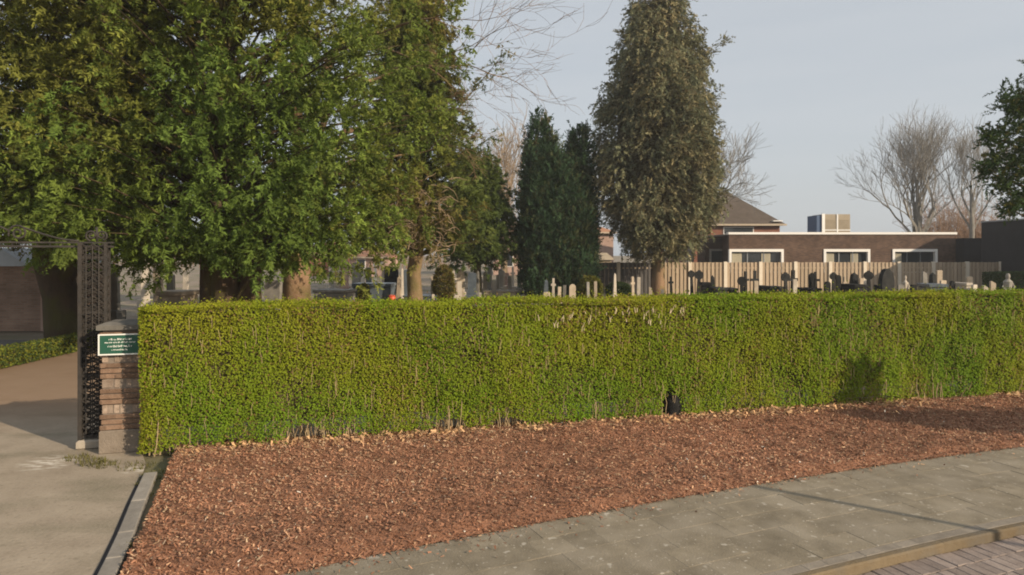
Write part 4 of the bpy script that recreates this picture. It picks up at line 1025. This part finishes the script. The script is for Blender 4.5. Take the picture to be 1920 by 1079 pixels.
# low shed by the fence with a pale roof
sh = empty('garden_shed', (XP(1100, 41.5), 41.5, 0)); tag(sh, 'pale-roofed shed peeping over the fence left of the bronze cypress', 'shed')
MB().box(0, 1.5, 0, 2, 0, 2.0).build('wall', M['stone_tan'], sh)
MB().prism([(-.1,1.98),(1.6,1.98),(1.6,2.1),(1.2,2.42),(.35,2.42),(-.1,2.1)], -.15, 2.1).build('roof', M['stone_pale'], sh)

# low brick outbuilding at far left
ob = empty('brick_outbuilding', (XP(-60, 20.5), 20.5, 0)); tag(ob, 'low brick outbuilding with pale sheet roof at the left edge behind the gate', 'building')
ow = XP(78, 20.5)-XP(-60, 20.5)
MB().box(0, ow, 0, 4, 0, 1.95).build('wall', M['brick_warm'], ob)
MB().box(ow+.002, ow+.24, -.05, .25, 0, 1.97, .01).build('corner_pier', M['pink_render'], ob)
MB().prism([(-.2,1.955),(ow-.35,1.955),(ow-.35,2.02),(ow*.5,2.5),(-.2,2.5)], -.2, 4.2).build('roof', M['sheet_roof'], ob)

# ------------------------------------------------------------------ small hedges, shrubs
def box_hedge(name, label, p0, p1, th, h, n, size, pal, core_in=.08):
    p0 = Vector((*p0, 0)); p1 = Vector((*p1, 0)); d = p1-p0; L_ = d.length
    t = empty(name, p0, math.atan2(d.y, d.x)); tag(t, label, 'hedge'); rng = np.random.default_rng(abs(hash(label)) % 1000 if False else len(label))
    u = rng.uniform(0, L_, n); f = rng.choice(4, n, p=[.4,.3,.15,.15]); y = rng.uniform(0, th, n); z = rng.uniform(.02, h, n)
    y = np.where(f == 0, np.abs(rng.normal(0, .03, n)), y); z = np.where(f == 1, h - np.abs(rng.normal(0, .03, n)) + .02, z)
    u = np.where(f == 2, np.abs(rng.normal(0, .03, n)), u); u = np.where(f == 3, L_ - np.abs(rng.normal(0, .03, n)), u)
    z = z + .03*wob(u, y, 77, 3, 2)
    nr = np.zeros((n, 3)); nr[f == 0] = (0,-1,.4); nr[f == 1] = (0,-.2,1); nr[f == 2] = (-1,0,.4); nr[f == 3] = (1,0,.4)
    nr = unit(nr + rng.normal(0, .6, (n, 3))); a = unit(np.cross(nr, rng.normal(0, 1, (n, 3)))); b = np.cross(nr, a)
    l = size*rng.uniform(.7, 1.3, n); c = np.stack([u, y, z], 1); pal = np.array(pal); col = pal[rng.integers(len(pal), size=n)]*rng.uniform(.75, 1.25, (n, 1))
    q = np.stack([c-a*l[:,None]/2, c+b*l[:,None]*.3, c+a*l[:,None]/2, c-b*l[:,None]*.3], 1).reshape(-1, 3)
    tag(link('leaves', np_mesh('leaves', q, 4, np.repeat(col, 4, 0)), M['leaf'], t), kind='stuff')
    MB().box(core_in, L_-core_in, core_in, th-core_in, 0, h-core_in).build('twig_core', M['twig_dark'], t); return t
YG = [(.15,.17,.025),(.18,.18,.03),(.12,.15,.022)]; DG = [(.035,.062,.02),(.045,.075,.022),(.06,.085,.024)]
box_hedge('low_hedge', 'low yellow-green edging hedge beyond the gate along the drive', (-10.15,13.0), (-10.35,18.2), .55, .36, 9000, .06, YG+DG[1:])
box_hedge('low_hedge', 'short end of low edging hedge turning left at the picture edge', (-13.5,12.75), (-10.2,12.75), .5, .34, 7000, .06, YG)
box_hedge('dark_hedge', 'dark green clipped hedge at the right edge below the annex', (XP(1868,33),33), (XP(2050,33),33), 1.0, ZP(512,33), 9000, .12, DG)
def ball_shrub(label, px, pyt, Y, r, pal, seed, n=2600, flat=1.0):
    rng = np.random.default_rng(seed); zt = ZP(pyt, Y); t = empty('round_shrub', (XP(px,Y), Y, 0)); tag(t, label, 'shrub')
    d = unit(rng.normal(0, 1, (n, 3))); hh = zt*.5; c = d*np.array([r, r, hh])*rng.uniform(.8, 1.04, (n, 1)) + np.array([0, 0, hh]); c[:, 2] = np.maximum(c[:, 2], .02)
    v, cc = leaf_tris(c, d + rng.normal(0, .5, (n, 3)), 5, .12, .10, .05, np.array(pal)[rng.integers(len(pal), size=n)], rng)
    tag(link('leaves', np_mesh('leaves', v, 3, cc), M['leaf'], t), kind='stuff')
    mb = MB()
    for k in range(7): a = k*.9; mb.tube([(0,0,0),(r*.4*math.cos(a), r*.4*math.sin(a), hh), (r*.75*math.cos(a), r*.75*math.sin(a), hh*1.5)], [.03,.02,.008], 5)
    mb.build('stems', M['bark_yew'], t)
ball_shrub('rounded yellow-green shrub in the shade left of the cypress trunk', 1106, 520, 34, .55, [(.17,.16,.03),(.13,.14,.03)], 1)
ball_shrub('dark green shrub under the cypress before the fence', 1160, 532, 35.5, .6, DG, 2)
ball_shrub('mossy olive shrub beside the orange-brown yew trunk', 832, 500, 30, .42, [(.16,.14,.035),(.13,.13,.035),(.19,.14,.045)], 3)
ball_shrub('small yellow-green plant on the blue-black tomb', 682, 534, 30, .2, [(.19,.17,.03),(.15,.15,.03)], 4, 900)

# brown bare thicket behind the right end of the building (a mass, not countable)
def thicket(name, label, px0, px1, pyt, Y, n, bark, seed, dep=6):
    rng = np.random.default_rng(seed); segs = []
    for i in range(n):
        px = rng.uniform(px0, px1); YY = Y + rng.uniform(0, dep); m = math.sin(math.pi*(px-px0)/(px1-px0))**.5; h = ZP(pyt, YY)*rng.uniform(.45, 1.05)*(.55+.45*m)
        p = np.array([XP(px, YY), YY, 0.0]); d = unit(np.array([rng.normal(0,.16), rng.normal(0,.16), 1])); n2 = 6
        for j in range(n2):
            q = p + d*h/n2; segs.append((*p, *q, .035*(1-j/n2)+.012, .035*(1-(j+1)/n2)+.012))
            for k in range(3):
                e = q + unit(np.array([rng.normal(0,.7), rng.normal(0,.7), rng.uniform(.2,1)]))*h*.16; segs.append((*q, *e, .014, .010))
            p = q; d = unit(d + rng.normal(0, .14, 3))
    o = link(name, tubes_np(name, segs, 3), bark); return tag(o, label, 'thicket', kind='stuff')
M['twig_brown'] = noise_mat('twig_brown', (0.20,0.12,0.07), (0.29,0.18,0.105), 1.0, 0.95)
thicket('bare_thicket', 'brown bare thicket behind the right end of the flat roof', 1730, 1860, 366, 70, 420, M['twig_brown'], 5)
thicket('far_wood', 'brown bare far-off wood on the horizon behind the graves', 150, 1150, 452, 110, 420, M['twig_brown'], 6, 25)

# ------------------------------------------------------------------ graves
def stone(kind, px, pyt, Y, wpx, mat, label, group=None, name=None, rz=None, base=True):
    """one grave marker: foot on the ground at px, top at row pyt"""
    h = ZP(pyt, Y); w = wpx*Y/F; rnd = random.Random(int(px*7+pyt)); rz = rnd.uniform(-.25, .25) if rz is None else rz
    nm = name or {'cross':'cross_headstone','ring':'ring_cross_headstone','slab':'headstone','arch':'arched_headstone','oval':'oval_headstone','obelisk':'obelisk','block':'grave_slab','slant':'slanted_headstone','figure':'grave_statue','round':'round_headstone'}[kind]
    t = empty(nm, (XP(px, Y), Y, 0), rz); tag(t, label, 'grave', group or 'graves in the cemetery')
    tilt = rnd.uniform(-.03, .03); d = max(.10, min(.2, w*.35)); bh_ = .16 if kind in ('block',) else min(.35, h*.3)
    if base and kind != 'block':
        MB().box(-w*.62-.05, w*.62+.05, -d-.12, d+.12, 0, bh_, .02).build('base', mat, t)
    else: bh_ = 0.0
    mb = MB(); z0 = bh_ + .001
    if kind == 'cross':
        a = max(.05, w*.16); hc = z0 + (h-z0)*.66
        mb.prism([(-a*1.3,z0),(a*1.3,z0),(a,hc-a),(w/2,hc-a),(w/2,hc+a),(a,hc+a),(a,h),(-a,h),(-a,hc+a),(-w/2,hc+a),(-w/2,hc-a),(-a,hc-a)], -d*.5, d*.5)
    elif kind == 'ring':
        a = max(.05, w*.15); r = w/2; hc = h - r*1.15; n = 14
        pr = [(-a*1.5,z0),(a*1.5,z0),(a,hc-r*.9)] + [(r*math.sin(q), hc - r*math.cos(q)) for q in np.linspace(.35, math.pi-.25, n)] + [(a,h),(-a,h)] + [(-r*math.sin(q), hc - r*math.cos(q)) for q in np.linspace(math.pi-.25, .35, n)] + [(-a,hc-r*.9)]
        mb.prism(pr, -d*.5, d*.5)
    elif kind in ('slab', 'slant'):
        s = w*.12 if kind == 'slab' else w*.55
        mb.prism([(-w/2,z0),(w/2,z0),(w/2,h-s),(w/2-w*.12,h-(s if kind == 'slant' else 0)*.8),(-w/2+w*.12,h),(-w/2,h-w*.12)], -d*.6, d*.6)
    elif kind == 'arch':
        hc = h-w/2; mb.prism([(-w/2,z0),(w/2,z0)] + [(w/2*math.cos(q), hc + w/2*math.sin(q)) for q in np.linspace(0, math.pi, 10)], -d*.6, d*.6)
    elif kind == 'oval':
        hc = (h+z0)/2; hh = (h-z0)/2; mb.prism([(w/2*math.sin(q)*(1.0), hc - hh*math.cos(q)) for q in np.linspace(.35, 2*math.pi-.35, 22)], -d*.6, d*.6)
    elif kind == 'round':
        hc = h-w/2; mb.prism([(-w*.2,z0),(w*.2,z0),(w*.2,hc-w*.4)] + [(w/2*math.sin(q), hc - w/2*math.cos(q)) for q in np.linspace(.6, 2*math.pi-.6, 16)] + [(-w*.2,hc-w*.4)], -d*.6, d*.6)
    elif kind == 'obelisk':
        mb.add([(-w/2,-w/2,z0),(w/2,-w/2,z0),(w/2,w/2,z0),(-w/2,w/2,z0),(-w*.32,-w*.32,h*.92),(w*.32,-w*.32,h*.92),(w*.32,w*.32,h*.92),(-w*.32,w*.32,h*.92),(0,0,h)],
            [(0,3,2,1),(0,1,5,4),(1,2,6,5),(2,3,7,6),(3,0,4,7),(4,5,8),(5,6,8),(6,7,8),(7,4,8)])
    elif kind == 'block':
        mb.box(-w/2, w/2, -.5, .5, 0, h*.86, .03)
        MB().box(-w/2-.04, w/2+.04, -.55, .55, h*.861, h, .02).build('lid', mat, t)
    elif kind == 'figure':
        mb.lathe([(w*.30,z0),(w*.34,z0+.1),(w*.2,z0+(h-z0)*.25),(w*.28,z0+(h-z0)*.5),(w*.32,z0+(h-z0)*.68),(w*.12,z0+(h-z0)*.78),(w*.17,z0+(h-z0)*.88),(w*.12,h-.02),(.01,h)], 10)
        for s_ in (-1, 1): mb.tube([(s_*w*.28,0,z0+(h-z0)*.66),(s_*w*.46,-.04,z0+(h-z0)*.48),(s_*w*.30,-.12,z0+(h-z0)*.36)], [.05,.04,.03], 6)
    o = mb.build('stone', mat, t); o.rotation_euler = (rnd.uniform(-.03,.03), tilt, 0)
    return t
D, B_, Gy, T, Pl, Ro = (M[k] for k in ('stone_dark','stone_blue','stone_grey','stone_tan','stone_pale','stone_rose'))
gf = 'graves before the timber fence'
S_ = lambda *a: stone(*a, group=gf)
S_('cross', 1259, 519, 34, 9, D, 'thin dark cross against the fence just right of the cypress trunk')
S_('ring', 1298, 507, 31, 13, D, 'left one of two dark round-headed crosses right of the cypress')
S_('ring', 1309, 507, 32, 16, D, 'right one of two dark round-headed crosses right of the cypress')
S_('block', 1323, 530, 31, 15, D, 'low dark tomb between the twin crosses and the thin obelisk')
S_('obelisk', 1337, 516, 31, 9, D, 'thin dark obelisk right of the twin crosses')
S_('block', 1346, 539, 30, 20, D, 'wide low dark tomb at the foot of the thin obelisk')
S_('block', 1371, 540, 31, 11, D, 'small dark block tomb below the second bright fence post')
S_('round', 1391, 519, 30, 17, D, 'broad dark round-headed stone under the left brick window')
S_('cross', 1398, 509, 32, 13, D, 'tall dark cross rising behind a broad round-headed stone')
S_('cross', 1415, 508, 31, 15, D, 'tall dark cross right of the broad round-headed stone')
S_('slab', 1418, 527, 30, 7, T, 'narrow tan stone leaning before a tall dark cross')
S_('block', 1429, 536, 31, 14, D, 'low dark tomb, first of a low row under the middle of the fence')
S_('block', 1449, 537, 31, 26, D, 'widest low dark tomb under the middle of the fence')
S_('ring', 1474, 511, 30, 16, D, 'dark round-headed cross left of a dark cross with a pale stone')
S_('cross', 1486, 507, 31, 17, D, 'dark cross with a pale stone standing before it')
S_('slab', 1490, 524, 30, 7, Pl, 'pale narrow stone before a dark cross')
S_('block', 1514, 540, 31, 26, D, 'low dark tomb left of the two crosses under the second window')
S_('ring', 1521, 512, 31, 12, D, 'left dark cross of the pair left of the second window')
S_('cross', 1530, 510, 32, 14, D, 'right dark cross of the pair left of the second window')
S_('arch', 1551, 528, 30, 11, D, 'small dark arched stone below the second window')
S_('ring', 1562, 511, 31, 13, D, 'dark round-headed cross below the second window')
S_('arch', 1573, 516, 30, 9, D, 'narrow dark arched stone below the second window')
S_('cross', 1584, 519, 33, 8, T, 'thin tan cross left of a stout dark monument')
S_('obelisk', 1600, 511, 31, 15, D, 'stout dark stepped monument between thin crosses')
S_('block', 1600, 533, 30, 24, D, 'dark tomb at the foot of the stout monument')
S_('slab', 1613, 522, 33, 7, T, 'small tan stone right of the stout dark monument')
S_('ring', 1629, 508, 31, 16, D, 'dark ring cross standing on a spread foot')
S_('oval', 1662, 504, 30, 28, D, 'large black oval headstone below the right window')
S_('slab', 1674, 519, 30.6, 7, T, 'tan slab leaning behind the black oval headstone')
S_('slant', 1646, 534, 31, 14, D, 'low dark slanted stone left of the black oval headstone')
S_('figure', 1696, 517, 32, 13, Pl, 'small pale statue before the edge of the fence shadow')
S_('slab', 1688, 534, 30, 9, Gy, 'short grey stone left of the small pale statue')
S_('slab', 1713, 534, 31, 11, D, 'short dark stone right of the small pale statue')
S_('slant', 1734, 509, 32, 8, Gy, 'tall thin grey leaning stone in the shaded part of the fence')
S_('obelisk', 1750, 511, 31, 12, D, 'dark obelisk left of two tan slabs')
S_('slab', 1760, 507, 32, 10, T, 'taller of two tan slabs beside the dark obelisk')
S_('block', 1748, 532, 30, 30, B_, 'blue-black tomb at the foot of the dark obelisk')
S_('slab', 1769, 526, 30, 10, T, 'shorter of two tan slabs beside the dark obelisk')
S_('arch', 1786, 527, 32, 9, D, 'dark arched stone right of the shorter tan slab')
S_('block', 1802, 530, 32, 9, Pl, 'small white block stone in the shaded stretch')
S_('slab', 1818, 519, 33, 9, T, 'tan slab before the shaded fence right of the white block')
S_('slab', 1827, 534, 30, 9, Pl, 'short pale stone right of the tan slab')
S_('slant', 1848, 535, 30, 9, Pl, 'pale slanted stone left of the dark clipped hedge')
S_('slant', 1861, 527, 31, 9, T, 'tan slanted stone against the dark clipped hedge')
S_('figure', 1889, 513, 30, 24, Gy, 'grey grave statue before the dark hedge at the right edge')
gm_ = 'graves below the upright yews and cypress'
S_ = lambda *a: stone(*a, group=gm_)
S_('obelisk', 1023, 524, 30, 10, B_, 'blue-grey obelisk left below the upright yews')
S_('slab', 1025, 548, 29, 13, T, 'low tan stone before the blue-grey obelisk')
S_('cross', 1037, 522, 31, 9, Pl, 'slender pale cross before the upright yews')
S_('slab', 1048, 538, 30, 6, T, 'narrow tan stone right of the slender pale cross')
S_('slab', 1058, 535, 31, 5, Gy, 'narrow grey stone between the pale cross and the arched stone')
S_('arch', 1073, 533, 30, 12, T, 'tan arched stone before the right upright yew')
S_('slab', 1103, 529, 31, 5, Gy, 'left thin grey stone before the yellow-green shrub')
S_('slab', 1117, 528, 31, 5, T, 'right thin tan stone before the yellow-green shrub')
S_('obelisk', 1152, 512, 33, 6, Pl, 'thin pale pillar stone left of the cypress trunk')
S_('cross', 1187, 519, 32, 8, T, 'small tan cross left of the cypress trunk')
S_('slab', 1197, 520, 31, 6, Pl, 'slim pale stone left of the cypress trunk')
S_('slant', 1220, 538, 30, 6, T, 'small tan leaning stone at the foot of the cypress trunk')
S_('slab', 1242, 543, 30, 6, Gy, 'small grey stone right at the foot of the cypress trunk')
gl_ = 'graves under the yews'
S_ = lambda *a: stone(*a, group=gl_)
S_('slab', 622, 486, 40, 10, Gy, 'tall grey stone right of the mossy trunk')
S_('slab', 648, 482, 42, 11, Ro, 'tall rose stone right of the mossy trunk')
S_('arch', 668, 492, 40, 15, Gy, 'grey arched stone right of the tall rose stone')
S_('slab', 692, 502, 44, 10, B_, 'blue-grey upright slab left of the white shelter post')
S_('block', 702, 531, 31, 70, B_, 'long blue-black granite tomb under the big yew')
S_('block', 628, 543, 29, 62, Gy, 'wide grey tomb right of the mossy trunk')
S_('slab', 734, 500, 40, 26, D, 'broad dark slab behind the long blue-black tomb')
S_('obelisk', 747, 517, 30, 8, T, 'tan pillar stone right of the long tomb')
S_('obelisk', 755, 502, 33, 5, Pl, 'thin pale pillar stone left of the orange-brown trunk')
S_('slab', 768, 506, 34, 20, B_, 'blue-grey slab left of the orange-brown trunk')
S_('slab', 811, 518, 31, 7, T, 'narrow tan stone right of the orange-brown trunk')
S_('slab', 812, 552, 29, 5, Pl, 'short white stake stone before the narrow tan stone')
S_('block', 790, 553, 30, 60, B_, 'low blue-grey tomb at the foot of the orange-brown trunk')
S_('cross', 851, 508, 33, 12, Pl, 'pale cross right of the mossy olive shrub')
S_('arch', 862, 505, 36, 14, T, 'tan arched stone behind the pale cross')
S_('slab', 862, 528, 31, 8, Pl, 'pale slab before the tan arched stone')
S_('slab', 884, 512, 33, 16, B_, 'dark blue-grey slab under the small conifer')
S_('obelisk', 896, 507, 35, 5, Gy, 'grey pillar stone beside the dark blue-grey slab')
S_('cross', 902, 520, 37, 8, Pl, 'small pale cross right of the dark blue-grey slab')
S_('slab', 917, 499, 40, 9, Gy, 'tall grey stone under the right side of the small conifer')
S_('slab', 926, 526, 31, 8, D, 'dark narrow stone right of the small conifer')
S_('arch', 938, 504, 41, 9, Pl, 'pale arched stone left of the upright yews')
S_('slab', 949, 512, 44, 9, Ro, 'rose slab left of the upright yews')
S_('cross', 962, 500, 42, 9, Pl, 'pale cross nearest the upright yews on their left')
S_('slab', 974, 512, 40, 8, Gy, 'grey stone touching the left foot of the upright yews')
S_('slab', 868, 518, 36, 6, Pl, 'slim pale slab between the tan arched stone and the dark blue-grey slab')
S_('arch', 909, 510, 39, 8, T, 'tan arched stone between the small pale cross and the tall grey stone')
S_('slab', 933, 516, 38, 6, Pl, 'slim pale slab right of the dark narrow stone')
S_('cross', 944, 508, 43, 8, T, 'tan cross between the pale arched stone and the rose slab')
S_('slab', 956, 518, 39, 7, Pl, 'pale slab between the rose slab and the pale cross')
S_('block', 940, 545, 36, 60, T, 'low wide tan grave bed left of the upright yews')
S_('slab', 604, 500, 46, 7, Pl, 'slim pale slab close to the right side of the mossy trunk')
S_('cross', 636, 498, 48, 9, T, 'tan cross between the tall grey stone and the tall rose stone')
S_('slab', 680, 508, 47, 8, Pl, 'small pale slab between the grey arched stone and the blue-grey slab')
S_('arch', 720, 506, 46, 9, T, 'tan arched stone right of the white T-topped post')
S_('cross', 782, 512, 45, 9, Pl, 'pale cross behind the orange-brown trunk')
S_('slab', 876, 512, 47, 7, T, 'slim tan slab behind the dark blue-grey slab')
S_('slab', 512, 525, 26, 30, Gy, 'grey slab between the big yew trunk and the mossy trunk')
S_('slab', 218, 508, 24, 14, Gy, 'grey stone beside the gate column')
S_('slab', 272, 485, 30, 14, Pl, 'pale stone left of the big yew trunk')
S_('arch', 298, 500, 26, 16, T, 'tan arched stone left of the big yew trunk')
S_('slab', 322, 515, 24, 14, Gy, 'short grey stone left of the big yew trunk')
S_('block', 335, 545, 23, 44, T, 'low tan tomb beside the big yew trunk')
S_('slab', 348, 488, 30, 9, Pl, 'small white stone glimpsed beside the big yew trunk')

ln = empty('grave_lantern', (XP(735, 29.5), 29.5, .0)); tag(ln, 'orange-red grave lantern just above the hedge before the long tomb', 'lantern')
zl = ZP(553, 29.5)
MB().box(-.16,.16,-.16,.16,0,.22,.01).build('plinth', Gy, ln)
MB().lathe([(.10,.221),(.15,.25),(.16,zl-.12),(.12,zl-.05)], 12).build('glass', M['lantern_red'], ln, smooth=True)
MB().lathe([(.14,zl-.049),(.15,zl-.03),(.05,zl)], 12).build('lid', M['lantern_red'], ln)
sp_ = empty('shelter_post', (XP(704, 38), 38, 0)); tag(sp_, 'white T-topped post among the graves under the big yew', 'post')
MB().box(-.06,.06,-.06,.06,0,ZP(500,38)).build('post', M['white'], sp_)
MB().prism([(-.1,ZP(500,38)+.002),(.42,ZP(497,38)),(.42,ZP(491,38)),(-.1,ZP(494,38))], -.2, .2).build('canopy', M['white'], sp_)

# ------------------------------------------------------------------ off-frame things that throw the shadows seen
lp = Vector((3.0, 6.37, 0)) - SH*7.0
lm_ = empty('sign_pole', (lp.x, lp.y, -KERB_H)); tag(lm_, 'slim steel pole whose shadow lies across the pavement', 'pole')
MB().lathe([(.06,0),(.06,.25),(.04,.27),(.038,3.15)], 10).build('pole', M['metal_grey'], lm_, smooth=True)
MB().lathe([(.042,3.151),(.046,3.17),(.02,3.2)], 10).build('cap', M['metal_grey'], lm_, smooth=True)
rng = np.random.default_rng(500)
# crown leaves set back along the sun's rays from the wanted shadow shape
N = 1500; t = rng.uniform(0, 1, N)**.9; hw = np.interp(t, [0,.15,.4,1], [.16,.32,.62,.85])
tx = 4.75 + 5.6*t; ty = 9.62 - .75*t + hw*rng.uniform(-1, 1, N) - .1
zz = 3.0 + rng.normal(0, .28, N)*np.interp(t, [0,.3,1], [.5,1,1.2]); kk = zz/math.tan(SUN_EL)
C = np.stack([tx - SH.x*kk, ty - SH.y*kk, zz], 1)
N2 = 75; tp = np.array(hp(u_at(1608, 742)[0], 0, 0)); zz = 3.05 + rng.normal(0, .12, N2); ez = rng.uniform(.1, .68, N2); kk = (zz-ez)/math.tan(SUN_EL)
C = np.concatenate([C, np.stack([tp[0] + HU.x*rng.normal(0, .18, N2) - SH.x*kk, tp[1] + HU.y*rng.normal(0, .18, N2) - SH.y*kk, zz], 1)])
root = C.mean(0); stt = empty('shadow_tree', (root[0], root[1], 0)); tag(stt, 'unseen tree with a crown shaped to shade the right end of the bed', 'tree')
C = C - np.array([root[0], root[1], 0])
v, c = leaf_tris(C, unit(rng.normal(0, 1, (len(C), 3))), 12, .2, .15, .09, np.tile(np.array([(.05,.08,.02)]), (len(C), 1)), rng)
tag(link('crown', np_mesh('crown', v, 3, c), M['needle'], stt), kind='stuff')
mb = MB(); trunk(mb, [(0,0,-.05),(0,0,1.4),(.02,0,2.7)], [.09,.07,.05]); mb.build('trunk', M['bark_grey'], stt, smooth=True)
mb = MB()
for i in range(0, len(C), 60): mb.tube([(0,0,2.2+.2*rng.uniform()), tuple(C[i]*np.array([.5,.5,1]) + np.array([0,0,-.1])), tuple(C[i])], [.035,.022,.008], 5)
mb.build('branches', M['bark_grey'], stt)

# ------------------------------------------------------------------ thin haze in the air
hm = bpy.data.materials.new('haze'); hm.use_nodes = True; hn = hm.node_tree; hn.nodes.clear()
ho = hn.nodes.new('ShaderNodeOutputMaterial'); hv = hn.nodes.new('ShaderNodeVolumePrincipled')
hv.inputs['Color'].default_value = (.86, .88, .90, 1); hv.inputs['Density'].default_value = 0.0010; hv.inputs['Anisotropy'].default_value = 0.2
hn.links.new(hv.outputs['Volume'], ho.inputs['Volume'])
tag(MB().box(-130, 130, -30, 175, -1.2, 18).build('haze', hm), 'thin pale haze in the air over the cemetery', 'haze', kind='stuff')
